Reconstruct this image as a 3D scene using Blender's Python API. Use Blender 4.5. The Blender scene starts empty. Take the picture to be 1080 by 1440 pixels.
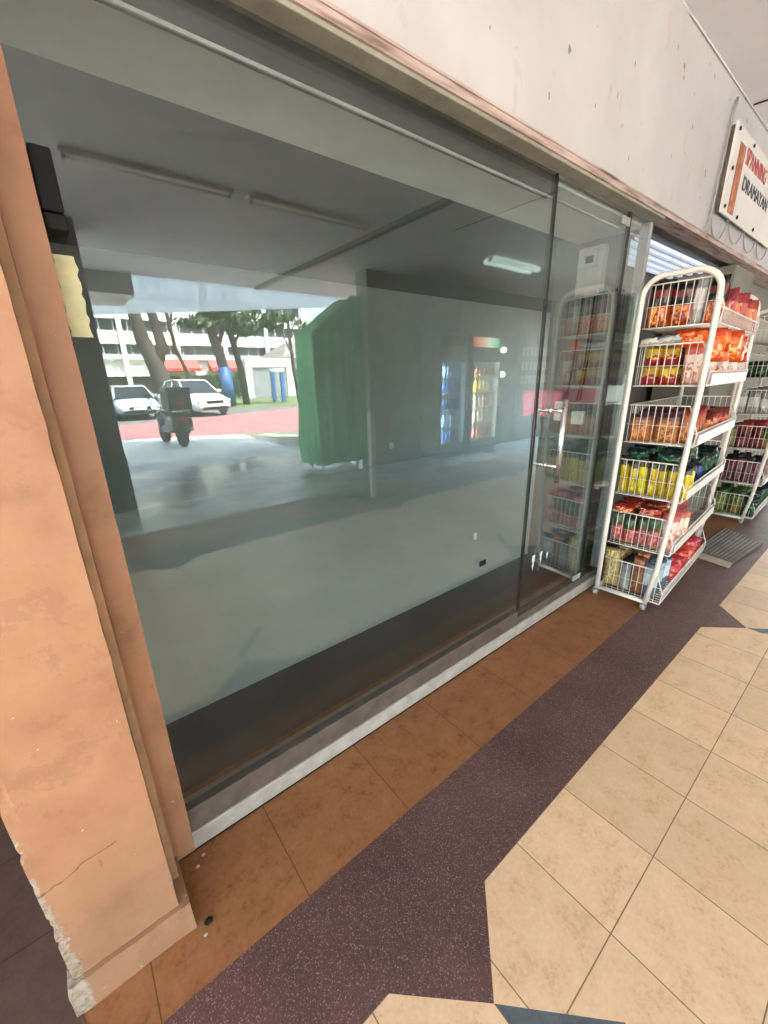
import bpy, bmesh, math, random
from mathutils import Vector, Matrix, noise
R = math.radians
random.seed(7)
sc = bpy.context.scene
COL = sc.collection

# ------------------------------------------------------------------ camera
cam_d = bpy.data.cameras.new("camera")
cam = bpy.data.objects.new("camera", cam_d); COL.objects.link(cam); sc.camera = cam
cam_d.sensor_fit = 'HORIZONTAL'; cam_d.sensor_width = 36.0; cam_d.lens = 572.0/1080.0*36.0
cam_d.clip_start = 0.03; cam_d.clip_end = 3000
ax = Vector((0.78047637, -0.62477467, -0.02265491))
ay = Vector((-0.21221755, -0.23067118, -0.94960756))
az = Vector((0.58806491, 0.74595404, -0.31262156))
cam.matrix_world = Matrix(((ax.x, -ay.x, -az.x, 0), (ax.y, -ay.y, -az.y, 0), (ax.z, -ay.z, -az.z, 1.5), (0, 0, 0, 1)))
# ------------------------------------------------------------------ light
SUN_EL, SUN_ROT = 70, 25
world = bpy.data.worlds.new("World"); sc.world = world; world.use_nodes = True
wn = world.node_tree.nodes; wl = world.node_tree.links
bgn = wn.get('Background') or wn.new('ShaderNodeBackground')
sky = wn.new('ShaderNodeTexSky'); sky.sky_type = 'NISHITA'; sky.sun_disc = False
sky.sun_elevation = R(SUN_EL); sky.sun_rotation = R(SUN_ROT); sky.air_density = 1.6; sky.dust_density = 5.0
wl.new(sky.outputs[0], bgn.inputs[0]); bgn.inputs[1].default_value = 0.15
sl = bpy.data.lights.new("sun", 'SUN'); sl.energy = 3.0; sl.angle = R(6); sl.color = (1.0, 0.95, 0.88)
so = bpy.data.objects.new("sun", sl); COL.objects.link(so)
sd = Vector((math.sin(R(SUN_ROT))*math.cos(R(SUN_EL)), math.cos(R(SUN_ROT))*math.cos(R(SUN_EL)), math.sin(R(SUN_EL))))
so.rotation_euler = sd.to_track_quat('Z', 'Y').to_euler(); so.location = (0, 0, 30)
sc.view_settings.view_transform = 'Standard'; sc.view_settings.look = 'None'
sc.view_settings.exposure = 4.32; sc.view_settings.gamma = 1.0; sc.view_settings.use_curve_mapping = False
sc.render.engine = 'CYCLES'
cy = sc.cycles; cy.use_denoising = True; cy.max_bounces = 14; cy.diffuse_bounces = 8; cy.glossy_bounces = 6
cy.transparent_max_bounces = 24; cy.caustics_reflective = False; cy.caustics_refractive = False; cy.sample_clamp_indirect = 8

# ------------------------------------------------------------------ materials
def srgb(r, g, b):
    f = lambda c: (c/255/12.92) if c/255 <= 0.04045 else ((c/255+0.055)/1.055)**2.4
    return (f(r), f(g), f(b), 1)
def c4(c): return (c[0], c[1], c[2], 1)
class NT:
    def __init__(s, name):
        s.m = bpy.data.materials.new(name); s.m.use_nodes = True; s.t = s.m.node_tree
        s.n = s.t.nodes; s.b = s.n.get('Principled BSDF'); s._g = None; s._tc = None
    def node(s, t, **kw):
        n = s.n.new(t)
        for k, v in kw.items():
            if k.startswith('i_'): n.inputs[int(k[2:])].default_value = v
            else: setattr(n, k, v)
        return n
    def link(s, a, b): s.t.links.new(a, b)
    def coord(s, which='Object'):
        if not s._tc: s._tc = s.node('ShaderNodeTexCoord')
        return s._tc.outputs[which]
    def noise(s, scale, detail=4, rough=.6, co='Object', vec=None):
        n = s.node('ShaderNodeTexNoise'); n.inputs['Scale'].default_value = scale
        n.inputs['Detail'].default_value = detail; n.inputs['Roughness'].default_value = rough
        s.link(vec if vec else s.coord(co), n.inputs['Vector']); return n.outputs['Fac']
    def voro(s, scale, out='Color', co='Object', vec=None):
        n = s.node('ShaderNodeTexVoronoi'); n.inputs['Scale'].default_value = scale
        s.link(vec if vec else s.coord(co), n.inputs['Vector']); return n.outputs[out]
    def ramp(s, fac, stops, interp='LINEAR'):
        n = s.node('ShaderNodeValToRGB'); n.color_ramp.interpolation = interp
        e = n.color_ramp.elements
        while len(e) < len(stops): e.new(0.5)
        for el, (p, c) in zip(e, stops):
            el.position = p; el.color = c4(c) if len(c) == 3 else c
        s.link(fac, n.inputs[0]); return n.outputs[0]
    def math(s, op, a, b=None, clamp=False):
        n = s.node('ShaderNodeMath'); n.operation = op; n.use_clamp = clamp
        for i, v in ((0, a), (1, b)):
            if v is None: continue
            if isinstance(v, (int, float)): n.inputs[i].default_value = v
            else: s.link(v, n.inputs[i])
        return n.outputs[0]
    def mix(s, fac, a, b, mode='MIX'):
        n = s.node('ShaderNodeMix'); n.data_type = 'RGBA'; n.blend_type = mode
        for k, v in ((0, fac), (6, a), (7, b)):
            if isinstance(v, (int, float)): n.inputs[k].default_value = v
            elif isinstance(v, tuple): n.inputs[k].default_value = c4(v)
            else: s.link(v, n.inputs[k])
        return n.outputs[2]
    def sep(s, co='Object', vec=None):
        n = s.node('ShaderNodeSeparateXYZ'); s.link(vec if vec else s.coord(co), n.inputs[0]); return n.outputs
    def bump(s, h, strength=.3, dist=.01):
        n = s.node('ShaderNodeBump'); n.inputs['Strength'].default_value = strength; n.inputs['Distance'].default_value = dist
        s.link(h, n.inputs['Height']); s.link(n.outputs[0], s.b.inputs['Normal'])
    def done(s, col=None, rough=.6, metal=0, spec=None, emis=None, estr=0):
        if col is not None:
            if isinstance(col, tuple): s.b.inputs['Base Color'].default_value = c4(col)
            else: s.link(col, s.b.inputs['Base Color'])
        if isinstance(rough, (int, float)): s.b.inputs['Roughness'].default_value = rough
        else: s.link(rough, s.b.inputs['Roughness'])
        s.b.inputs['Metallic'].default_value = metal
        if spec is not None: s.b.inputs['Specular IOR Level'].default_value = spec
        if emis is not None:
            if isinstance(emis, tuple): s.b.inputs['Emission Color'].default_value = c4(emis)
            else: s.link(emis, s.b.inputs['Emission Color'])
            s.b.inputs['Emission Strength'].default_value = estr
        return s.m
_mc = {}
def pm(name, col, rough=.55, var=.12, scale=9, metal=0, bump=0, bscale=60, spec=None, emis=None, estr=0):
    """painted / plain surface with uneven tone"""
    if name in _mc: return _mc[name]
    k = NT(name)
    f = k.noise(scale, 5)
    lo = tuple(c*(1-var*1.6) for c in col[:3]); hi = tuple(min(.95, c*(1+var)) for c in col[:3])
    colr = k.ramp(f, [(.3, lo), (.7, hi)])
    rr = k.math('ADD', k.math('MULTIPLY', k.noise(scale*2.3, 3), .24), max(.02, rough-.12))
    if bump: k.bump(k.noise(bscale, 4), bump, .004)
    m = k.done(colr, rr, metal, spec, emis, estr); _mc[name] = m; return m

# ------------------------------------------------------------------ mesh builder
class MB:
    def __init__(s): s.v = []; s.f = []; s.mi = []; s.sm = []
    def add(s, vs, fs, mi=0, sm=False):
        o = len(s.v); s.v += [tuple(v) for v in vs]
        for f in fs: s.f.append([i+o for i in f]); s.mi.append(mi); s.sm.append(sm)
        return s
    def box(s, x0, x1, y0, y1, z0, z1, mi=0):
        x0, x1 = min(x0, x1), max(x0, x1); y0, y1 = min(y0, y1), max(y0, y1); z0, z1 = min(z0, z1), max(z0, z1)
        v = [(x, y, z) for z in (z0, z1) for y in (y0, y1) for x in (x0, x1)]
        return s.add(v, [(0, 2, 3, 1), (4, 5, 7, 6), (0, 1, 5, 4), (2, 6, 7, 3), (0, 4, 6, 2), (1, 3, 7, 5)], mi)
    def rbox(s, x0, x1, y0, y1, z0, z1, r=.005, mi=0):
        """box with rounded vertical + horizontal edges (chamfer)"""
        bm = bmesh.new(); bmesh.ops.create_cube(bm, size=1)
        for v in bm.verts: v.co = Vector(((x0+x1)/2+v.co.x*(x1-x0), (y0+y1)/2+v.co.y*(y1-y0), (z0+z1)/2+v.co.z*(z1-z0)))
        bmesh.ops.bevel(bm, geom=bm.edges[:], offset=r, segments=2, profile=.6, affect='EDGES')
        bm.verts.index_update()
        s.add([v.co.copy() for v in bm.verts], [[v.index for v in f.verts] for f in bm.faces], mi, False); bm.free(); return s
    def tube(s, pts, r, n=8, closed=False, mi=0, caps=True):
        P = [Vector(p) for p in pts]; m = len(P); rs = r if isinstance(r, (list, tuple)) else [r]*m
        rings = []; prev = None
        for i in range(m):
            if closed: t = (P[(i+1) % m]-P[i-1])
            elif i == 0: t = P[1]-P[0]
            elif i == m-1: t = P[-1]-P[-2]
            else: t = (P[i+1]-P[i]).normalized()+(P[i]-P[i-1]).normalized()
            if t.length < 1e-9: t = Vector((0, 0, 1))
            t.normalize()
            if prev is None:
                a = Vector((0, 0, 1)) if abs(t.z) < .9 else Vector((1, 0, 0)); u = t.cross(a).normalized()
            else:
                u = (prev - t*prev.dot(t))
                if u.length < 1e-6: u = t.orthogonal()
                u.normalize()
            w = t.cross(u); prev = u
            rings.append([P[i]+(u*math.cos(2*math.pi*k/n)+w*math.sin(2*math.pi*k/n))*rs[i] for k in range(n)])
        vs = [v for rg in rings for v in rg]; fs = []
        for i in range(m if closed else m-1):
            a = i*n; b = ((i+1) % m)*n
            for k in range(n): fs.append((a+k, a+(k+1) % n, b+(k+1) % n, b+k))
        s.add(vs, fs, mi, True)
        if caps and not closed:
            o = len(s.v)-len(vs)
            s.f.append([o+k for k in range(n)][::-1]); s.mi.append(mi); s.sm.append(False)
            s.f.append([o+(m-1)*n+k for k in range(n)]); s.mi.append(mi); s.sm.append(False)
        return s
    def lathe(s, prof, c=(0, 0, 0), n=16, axis='Z', mi=0):
        vs = []; 
        for (r, z) in prof:
            for k in range(n):
                a = 2*math.pi*k/n; p = (r*math.cos(a), r*math.sin(a), z)
                if axis == 'X': p = (p[2], p[0], p[1])
                if axis == 'Y': p = (p[0], p[2], p[1])
                vs.append((c[0]+p[0], c[1]+p[1], c[2]+p[2]))
        fs = []
        for i in range(len(prof)-1):
            for k in range(n): fs.append((i*n+k, i*n+(k+1) % n, (i+1)*n+(k+1) % n, (i+1)*n+k))
        fs.append(list(range(n))[::-1]); fs.append([(len(prof)-1)*n+k for k in range(n)])
        return s.add(vs, fs, mi, True)
    def prism(s, poly, z0, z1, mi=0):
        n = len(poly); v = [(x, y, z0) for x, y in poly]+[(x, y, z1) for x, y in poly]
        return s.add(v, [list(range(n))[::-1], [n+i for i in range(n)]]+[(i, (i+1) % n, n+(i+1) % n, n+i) for i in range(n)], mi)
    def prism_x(s, poly, x0, x1, mi=0):   # poly in (y,z)
        n = len(poly); v = [(x0, y, z) for y, z in poly]+[(x1, y, z) for y, z in poly]
        return s.add(v, [list(range(n))[::-1], [n+i for i in range(n)]]+[(i, (i+1) % n, n+(i+1) % n, n+i) for i in range(n)], mi)
    def sheet(s, poly, z, mi=0): return s.add([(x, y, z) for x, y in poly], [list(range(len(poly)))], mi)
    def build(s, name, mats, parent=None, shift=None, fix=True):
        me = bpy.data.meshes.new(name)
        vs = s.v
        if shift is not None: vs = [(x-shift[0], y-shift[1], z-shift[2]) for x, y, z in vs]
        me.from_pydata(vs, [], s.f)
        for m in (mats if isinstance(mats, (list, tuple)) else [mats]): me.materials.append(m)
        me.polygons.foreach_set('material_index', s.mi); me.polygons.foreach_set('use_smooth', s.sm)
        if fix:
            bm = bmesh.new(); bm.from_mesh(me); bmesh.ops.recalc_face_normals(bm, faces=bm.faces[:]); bm.to_mesh(me); bm.free()
        o = bpy.data.objects.new(name, me); COL.objects.link(o)
        if parent: o.parent = parent
        return o
def tag(o, label, cat, group=None):
    o['label'] = label; o['category'] = cat
    if group: o['group'] = group
    return o
def thing(name, label, cat, loc=(0, 0, 0), rz=0, group=None):
    o = bpy.data.objects.new(name, None); COL.objects.link(o); o.location = loc; o.rotation_euler = (0, 0, rz)
    o.empty_display_size = .1
    return tag(o, label, cat, group)
def wthing(name, label, cat, loc, group=None):
    """thing whose parts are given in world coordinates"""
    t = thing(name, label, cat, loc, 0, group); OFF[t.name] = loc; return t
OFF = {}
def wp(t, name, mb, m):
    return mb.build(name, m, t, shift=OFF[t.name])
def wsub(t, p, name, mb, m):
    return mb.build(name, m, p, shift=OFF[t.name])
def wmesh(name, mb, m, label, cat, loc, group=None):
    o = mb.build(name, m, None, shift=loc); o.location = loc; return tag(o, label, cat, group)
def struct(name, mb, m, label=None, cat=None):
    o = mb.build(name, m); o['kind'] = 'structure'
    if label: o['label'] = label
    if cat: o['category'] = cat
    return o
def copytree(o, parent=None):
    c = o.copy(); COL.objects.link(c)
    if parent: c.parent = parent
    for ch in o.children: copytree(ch, c)
    return c
def bev(o, w=.004, seg=2):
    m = o.modifiers.new('bevel', 'BEVEL'); m.width = w; m.segments = seg; m.limit_method = 'ANGLE'; m.angle_limit = R(40); return o

G = 1.165          # y of the outer glass face
CZ = 3.15          # ceiling height

# ------------------------------------------------------------------ surface materials
def tile_mat(name, c0, c1, ox, oy, step, grout, rough, blot):
    k = NT(name); X, Y, Z = k.sep()
    def line(a, off):
        f = k.math('FRACT', k.math('DIVIDE', k.math('ADD', a, 100*step-off), step))
        d = k.math('ABSOLUTE', k.math('SUBTRACT', f, .5))
        return k.math('GREATER_THAN', d, .5-.0016/step)
    g = k.math('MAXIMUM', line(X, ox), line(Y, oy)) if oy is not None else line(X, ox)
    n1 = k.noise(11, 8, .72); n2 = k.noise(2.2, 3); n3 = k.noise(70, 3, .7)
    f = k.math('ADD', k.math('MULTIPLY', n1, .65), k.math('MULTIPLY', n3, .35))
    col = k.ramp(f, [(.34, blot), (.47, c0), (.66, c1)])
    # per tile tone
    def cell(a, off): return k.math('FLOOR', k.math('DIVIDE', k.math('ADD', a, 100*step-off), step))
    comb = k.node('ShaderNodeCombineXYZ'); k.link(cell(X, ox), comb.inputs[0])
    if oy is not None: k.link(cell(Y, oy), comb.inputs[1])
    wn_ = k.node('ShaderNodeTexWhiteNoise'); k.link(comb.outputs[0], wn_.inputs['Vector'])
    tone = k.math('ADD', k.math('MULTIPLY', wn_.outputs['Value'], .16), .90)
    tone = k.math('MULTIPLY', tone, k.math('ADD', k.math('MULTIPLY', n2, .22), .89))
    cc = k.node('ShaderNodeCombineColor')
    for i in range(3): k.link(tone, cc.inputs[i])
    col = k.mix(1.0, col, cc.outputs[0], 'MULTIPLY')
    col = k.mix(g, col, grout)
    k.bump(k.math('SUBTRACT', k.math('MULTIPLY', n3, .25), g), .25, .003)
    rr = k.math('ADD', k.math('MULTIPLY', n1, .3), rough-.15)
    return k.done(col, rr)
M = {}
M['beige'] = tile_mat('beige_tile', srgb(221, 188, 148)[:3], srgb(231, 201, 165)[:3], .92, .1815, .3055, srgb(124, 98, 72)[:3], .40, srgb(194, 162, 118)[:3])
M['orange'] = tile_mat('terracotta_tile', srgb(138, 91, 55)[:3], srgb(152, 105, 68)[:3], .305, None, .41, srgb(95, 58, 32)[:3], .5, srgb(104, 62, 34)[:3])
M['slate'] = tile_mat('slate_tile', srgb(84, 92, 96)[:3], srgb(100, 108, 112)[:3], .25, .0, .305, srgb(55, 58, 60)[:3], .5, srgb(70, 76, 80)[:3])
k = NT('terrazzo')
v = k.voro(380, 'Color'); sp = k.node('ShaderNodeSeparateColor'); k.link(v, sp.inputs[0])
base = k.ramp(k.noise(2.2, 7, .7), [(.3, srgb(70, 47, 47)[:3]), (.5, srgb(97, 68, 66)[:3]), (.7, srgb(120, 89, 86)[:3])])
chips = k.ramp(sp.outputs[0], [(0, srgb(54, 35, 34)[:3]), (.45, srgb(90, 62, 58)[:3]), (.8, srgb(116, 86, 80)[:3]), (.93, srgb(172, 146, 136)[:3])], 'CONSTANT')
M['terrazzo'] = k.done(k.mix(.5, base, chips), k.math('ADD', k.math('MULTIPLY', k.noise(8), .25), .35))
k = NT('peach_paint')
X, Y, Z = k.sep()
pn = k.noise(5, 6, .65); fine = k.noise(55, 5, .7); big = k.noise(1.6, 3)
col = k.ramp(pn, [(.25, srgb(128, 88, 62)[:3]), (.46, srgb(155, 111, 81)[:3]), (.75, srgb(168, 125, 94)[:3])])
hgt = k.math('MULTIPLY', Z, -1.6)
dirt = k.math('MULTIPLY', k.math('ADD', hgt, .95, True), k.noise(9, 6, .75), True)
col = k.mix(k.math('MULTIPLY', dirt, 1.0), col, srgb(142, 116, 92)[:3])
st_ = k.math('MULTIPLY', k.math('GREATER_THAN', k.noise(3.2, 7, .75), .56), .22)
col = k.mix(st_, col, srgb(118, 84, 60)[:3])
# peeling along the left edge and at the foot, scuffs
edge = k.math('MULTIPLY', k.math('ADD', k.math('MULTIPLY', X, -14), -.05+14*-.0), 1)
ed = k.math('SUBTRACT', 1, k.math('MULTIPLY', k.math('ABSOLUTE', k.math('ADD', X, .132)), 19), True)
low = k.math('SUBTRACT', 1, k.math('MULTIPLY', Z, .85), True)
pe = k.math('MULTIPLY', k.math('MULTIPLY', ed, low), k.noise(22, 6, .7))
peel = k.math('GREATER_THAN', k.math('SUBTRACT', pe, k.math('MULTIPLY', fine, .22)), .10)
col = k.mix(peel, col, k.ramp(fine, [(.3, srgb(98, 84, 70)[:3]), (.45, srgb(146, 130, 112)[:3]), (.66, srgb(176, 164, 148)[:3])]))
scf = k.math('GREATER_THAN', k.noise(38, 3, .5), .735)
col = k.mix(k.math('MULTIPLY', scf, .55), col, srgb(230, 205, 170)[:3])
nv = k.node('ShaderNodeTexNoise'); nv.inputs['Scale'].default_value = 1; nv.inputs['Detail'].default_value = 3
mp = k.node('ShaderNodeMapping'); mp.inputs['Scale'].default_value = (55, 55, 9); k.link(k.coord(), mp.inputs[0]); k.link(mp.outputs[0], nv.inputs['Vector'])
scr = k.math('GREATER_THAN', nv.outputs['Fac'], .745)
col = k.mix(k.math('MULTIPLY', scr, .45), col, srgb(120, 84, 60)[:3])
cz = k.math('SUBTRACT', Z, k.math('ADD', k.math('ADD', .40, k.math('MULTIPLY', X, .28)), k.math('MULTIPLY', k.noise(9, 4), .10)))
crack = k.math('MULTIPLY', k.math('LESS_THAN', k.math('ABSOLUTE', cz), .0022), k.math('LESS_THAN', X, .03))
col = k.mix(k.math('MULTIPLY', crack, .75), col, srgb(96, 68, 48)[:3])
k.bump(k.math('SUBTRACT', k.math('SUBTRACT', k.math('MULTIPLY', fine, .3), k.math('MULTIPLY', peel, .8)), k.math('MULTIPLY', crack, 1.2)), .35, .004)
M['peach'] = k.done(col, .55)
k = NT('white_fascia')
col = k.ramp(k.noise(1.8, 4), [(.3, srgb(180, 178, 177)[:3]), (.7, srgb(194, 193, 192)[:3])])
def marks(sc_, thr, zs):
    mp = k.node('ShaderNodeMapping'); mp.inputs['Scale'].default_value = (sc_, sc_, sc_*zs); k.link(k.coord(), mp.inputs[0])
    n = k.node('ShaderNodeTexNoise'); n.inputs['Scale'].default_value = 1; n.inputs['Detail'].default_value = 2; n.inputs['Roughness'].default_value = .5
    k.link(mp.outputs[0], n.inputs['Vector']); return k.math('GREATER_THAN', n.outputs['Fac'], thr)
m1 = marks(22, .715, .55)
col = k.mix(k.math('MULTIPLY', m1, .8), col, srgb(110, 96, 84)[:3])
m2 = marks(9, .675, .6)
col = k.mix(k.math('MULTIPLY', m2, .35), col, srgb(182, 164, 146)[:3])
X, Y, Z = k.sep()
k.bump(k.math('ADD', k.noise(40, 4), k.math('MULTIPLY', m1, -2)), .12, .004)
M['fascia'] = k.done(col, .6)
k = NT('weathered_trim')
mp = k.node('ShaderNodeMapping'); mp.inputs['Scale'].default_value = (3, 30, 30); k.link(k.coord(), mp.inputs[0])
n_ = k.node('ShaderNodeTexNoise'); n_.inputs['Scale'].default_value = 1.5; n_.inputs['Detail'].default_value = 6; k.link(mp.outputs[0], n_.inputs['Vector'])
M['trim'] = k.done(k.ramp(n_.outputs['Fac'], [(.3, srgb(112, 92, 82)[:3]), (.46, srgb(172, 152, 144)[:3]), (.68, srgb(194, 178, 170)[:3])]), .7)
M['head'] = pm('frame_head_grey', srgb(150, 148, 134)[:3], .5, .2, 6)
M['alu'] = pm('brushed_strip', srgb(166, 160, 152)[:3], .55, .14, 14)
M['blackalu'] = pm('dark_channel', srgb(40, 38, 33)[:3], .5, .2, 7)
M['brownalu'] = pm('brown_channel', srgb(92, 82, 75)[:3], .55, .25, 12)
M['ceil'] = pm('ceiling_paint', srgb(212, 213, 216)[:3], .75, .06, 2, bump=.06)
M['plaster'] = pm('grey_plaster', srgb(122, 120, 110)[:3], .8, .08, 3, bump=.08)
M['interior'] = pm('interior_wall_paint', srgb(166, 168, 162)[:3], .8, .06, 2)
M['bulk'] = pm('bulkhead_paint', srgb(232, 232, 220)[:3], .7, .07, 3)
M['intfloor'] = pm('interior_floor_tile', srgb(70, 70, 64)[:3], .5, .14, 4)
M['palefloor'] = pm('pale_screed', (.60, .66, .62), .45, .07, 1.2)
M['concrete'] = pm('worn_concrete', srgb(132, 128, 122)[:3], .42, .2, 1.1, bump=.1)
M['apron'] = pm('pale_concrete', srgb(196, 192, 184)[:3], .75, .12, .8)
M['dark'] = pm('dark_recess', srgb(38, 34, 32)[:3], .7, .2, 4)
M['chrome'] = pm('stainless', (.82, .82, .80), .30, .05, 20, metal=1)
M['whitewire'] = pm('white_powder_coat', srgb(222, 216, 208)[:3], .4, .06, 12)
M['black'] = pm('black_plastic', (.010, .010, .010), .7, .2, 10, spec=.2)
M['white'] = pm('white_plastic', (.72, .71, .68), .45, .06, 10)
M['grey'] = pm('grey_plastic', (.32, .32, .31), .5, .08, 10)

# glass with a faint green tint: reflection rises towards grazing angles
def glass(name, base, tint, gcol=(.93, 1, .97), dust=0):
    k = NT(name); k.n.remove(k.b)
    lw = k.node('ShaderNodeLayerWeight'); lw.inputs[0].default_value = .5
    f = k.math('ADD', k.math('MULTIPLY', k.math('POWER', lw.outputs['Facing'], 4), 1-base), base, True)
    tr = k.node('ShaderNodeBsdfTransparent'); tr.inputs[0].default_value = c4(tint)
    gl = k.node('ShaderNodeBsdfGlossy'); gl.inputs['Roughness'].default_value = 0.0; gl.inputs[0].default_value = c4(gcol)
    mx = k.node('ShaderNodeMixShader'); k.link(f, mx.inputs[0]); k.link(tr.outputs[0], mx.inputs[1]); k.link(gl.outputs[0], mx.inputs[2])
    if dust:
        mp = k.node('ShaderNodeMapping'); mp.inputs['Scale'].default_value = (3, 3, .8); k.link(k.coord(), mp.inputs[0])
        nn = k.noise(1.6, 7, .7, vec=mp.outputs[0]); n2 = k.noise(30, 4, .6)
        df = k.node('ShaderNodeBsdfDiffuse'); df.inputs[0].default_value = (.5, .5, .47, 1)
        fac = k.math('ADD', k.math('MULTIPLY', k.math('SUBTRACT', nn, .42, True), dust), k.math('MULTIPLY', k.math('GREATER_THAN', n2, .74), dust*.8))
        m2 = k.node('ShaderNodeMixShader'); k.link(fac, m2.inputs[0]); k.link(mx.outputs[0], m2.inputs[1]); k.link(df.outputs[0], m2.inputs[2]); mx = m2
    k.link(mx.outputs[0], k.n.get('Material Output').inputs[0]); return k.m
M['glass'] = glass('tinted_glass', .07, (.895, .94, .945), dust=.05)
M['edge'] = pm('glass_edge', (.006, .008, .007), .5, .1, 8)
M['clear'] = glass('clear_glass', .05, (.95, .97, .96))
M['carglass'] = pm('car_glass', (.02, .025, .03), .12, .1, 4)

# ------------------------------------------------------------------ ground and floors
gb = MB(); gb.sheet([(-400, -400), (400, -400), (400, 400), (-400, 400)], -.03)
struct('ground', gb, pm('asphalt', (.11, .105, .1), .85, .2, .6))
ap = MB(); ap.sheet([(-30, -16), (30, -16), (30, -2.40), (-30, -2.40)], -.014)
struct('concrete_apron', ap, M['apron'])
vd = MB(); vd.sheet([(-14, -6.0), (16, -6.0), (16, -2.40), (-14, -2.40)], -.004)
k = NT('damp_concrete_floor')
f1 = k.noise(.9, 6, .7); f2 = k.noise(4, 4)
col = k.ramp(k.math('ADD', k.math('MULTIPLY', f1, .75), k.math('MULTIPLY', f2, .25)), [(.36, srgb(104, 104, 102)[:3]), (.5, srgb(160, 158, 154)[:3]), (.62, srgb(204, 202, 196)[:3])])
struct('covered_floor', vd, k.done(col, k.ramp(f1, [(.4, (.10,)*3), (.6, (.42,)*3)])))
# patterned walkway (one sheet, adjacent panels)
wf = MB(); P0, PER, HD, CYc = .555, 2.485, .22, .085
YT, YB = .487, -1.387
ks = range(-6, 7)
X0 = P0+(-6)*PER; X1 = P0+6*PER
mats = [M['beige'], M['terrazzo'], M['orange'], M['slate']]
wf.sheet([(X0, .80), (X1, .80), (X1, 1.40), (X0, 1.40)], 0, 2)
wf.sheet([(X0, YT), (X1, YT), (X1, .80), (X0, .80)], 0, 1)
wf.sheet([(X0, -1.70), (X1, -1.70), (X1, YB), (X0, YB)], 0, 1)
wf.sheet([(X0, -2.40), (X1, -2.40), (X1, -1.70), (X0, -1.70)], 0, 2)
for i in range(-6, 7):
    cx = P0+i*PER; t, b = CYc+HD, CYc-HD; CYd = -.90-CYc; t2, b2 = CYd+HD, CYd-HD; dt = YT-t; hw = .195
    if -6 < i: pass
    if -6 <= i <= 6:
        wf.sheet([(cx, t), (cx-HD, CYc), (cx-HD+.035, CYc-.035), (cx, t-.07)], 0, 0); wf.sheet([(cx, t), (cx, t-.07), (cx+HD-.035, CYc-.035), (cx+HD, CYc)], 0, 3)
        wf.sheet([(cx, t-.07), (cx-HD+.035, CYc-.035), (cx, b), (cx+HD-.035, CYc-.035)], 0, 0)
        wf.sheet([(cx, t), (cx+hw, YT), (cx-hw, YT)], 0, 1)
        wf.sheet([(cx, b2), (cx-hw, YB), (cx+hw, YB)], 0, 1)
        wf.sheet([(cx, b2), (cx+HD, CYd), (cx, t2), (cx-HD, CYd)], 0, 0)
    if i < 6:
        nx = cx+PER
        wf.sheet([(cx, t), (cx+HD, CYc), (cx, b), (cx, t2), (cx+HD, CYd), (cx, b2), (cx+hw, YB), (nx-hw, YB), (nx, b2), (nx-HD, CYd), (nx, t2), (nx, b), (nx-HD, CYc), (nx, t), (nx-hw, YT), (cx+hw, YT)], 0, 0)
struct('walkway_floor', wf, mats)
lf = MB(); lf.sheet([(-8, .80), (-.255, .80), (-.255, 1.16), (-.02, 1.16), (-.02, 5), (-8, 5)], .004)
struct('side_floor', lf, tile_mat('brown_tile', srgb(88, 66, 58)[:3], srgb(100, 76, 66)[:3], .1, 1.2, .32, srgb(44, 32, 28)[:3], .45, srgb(74, 54, 48)[:3]))
sf = MB(); sf.sheet([(-.02, 1.80), (10, 1.80), (10, 5.72), (-.02, 5.72)], .004)
struct('shop_floor', sf, M['palefloor'])
sf = MB(); sf.sheet([(-.02, 1.40), (2.95, 1.40), (2.95, 1.80), (-.02, 1.80)], .003)
struct('entrance_floor', sf, M['intfloor'])
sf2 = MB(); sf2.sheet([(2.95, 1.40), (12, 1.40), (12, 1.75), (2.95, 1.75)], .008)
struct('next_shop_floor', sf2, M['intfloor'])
# ceiling slab (walkway, void deck and shops share it)
cs = MB(); cs.box(-5.0, 16, -5.8, 1.9, CZ, CZ+.35); cs.box(-5.0, 10.3, 1.9005, 8, CZ, CZ+.35)
ceiling = struct('ceiling', cs, M['ceil'])

# ------------------------------------------------------------------ fascia wall above the glass
FY = 1.10
t = wthing('fascia_wall', 'long off white plastered wall above the glass shopfront, chipped paint, reaching the ceiling', 'wall', (4, FY, 2.35))
b = MB(); b.box(-14, 2.83, FY, 1.60, 2.36, CZ-.002); wp(t, 'wall_panel', b, M['fascia'])
b = MB(); b.box(2.834, 16, FY+.006, 1.60, 2.36, CZ-.002); wp(t, 'wall_panel', b, M['fascia'])
b = MB(); b.box(-14, 16, FY-.004, 1.20, 2.328, 2.358); wp(t, 'lower_trim', b, M['trim'])
b = MB(); b.box(-14, 16, FY-.009, FY-.0045, 2.352, 2.361); bev(wp(t, 'drip_bead', b, M['trim']), .002)
b = MB(); b.tube([(2.2, FY-.001, CZ-.004), (16, FY-.001, CZ-.004)], .004, 6); wp(t, 'cornice_bead', b, M['fascia'])

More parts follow.
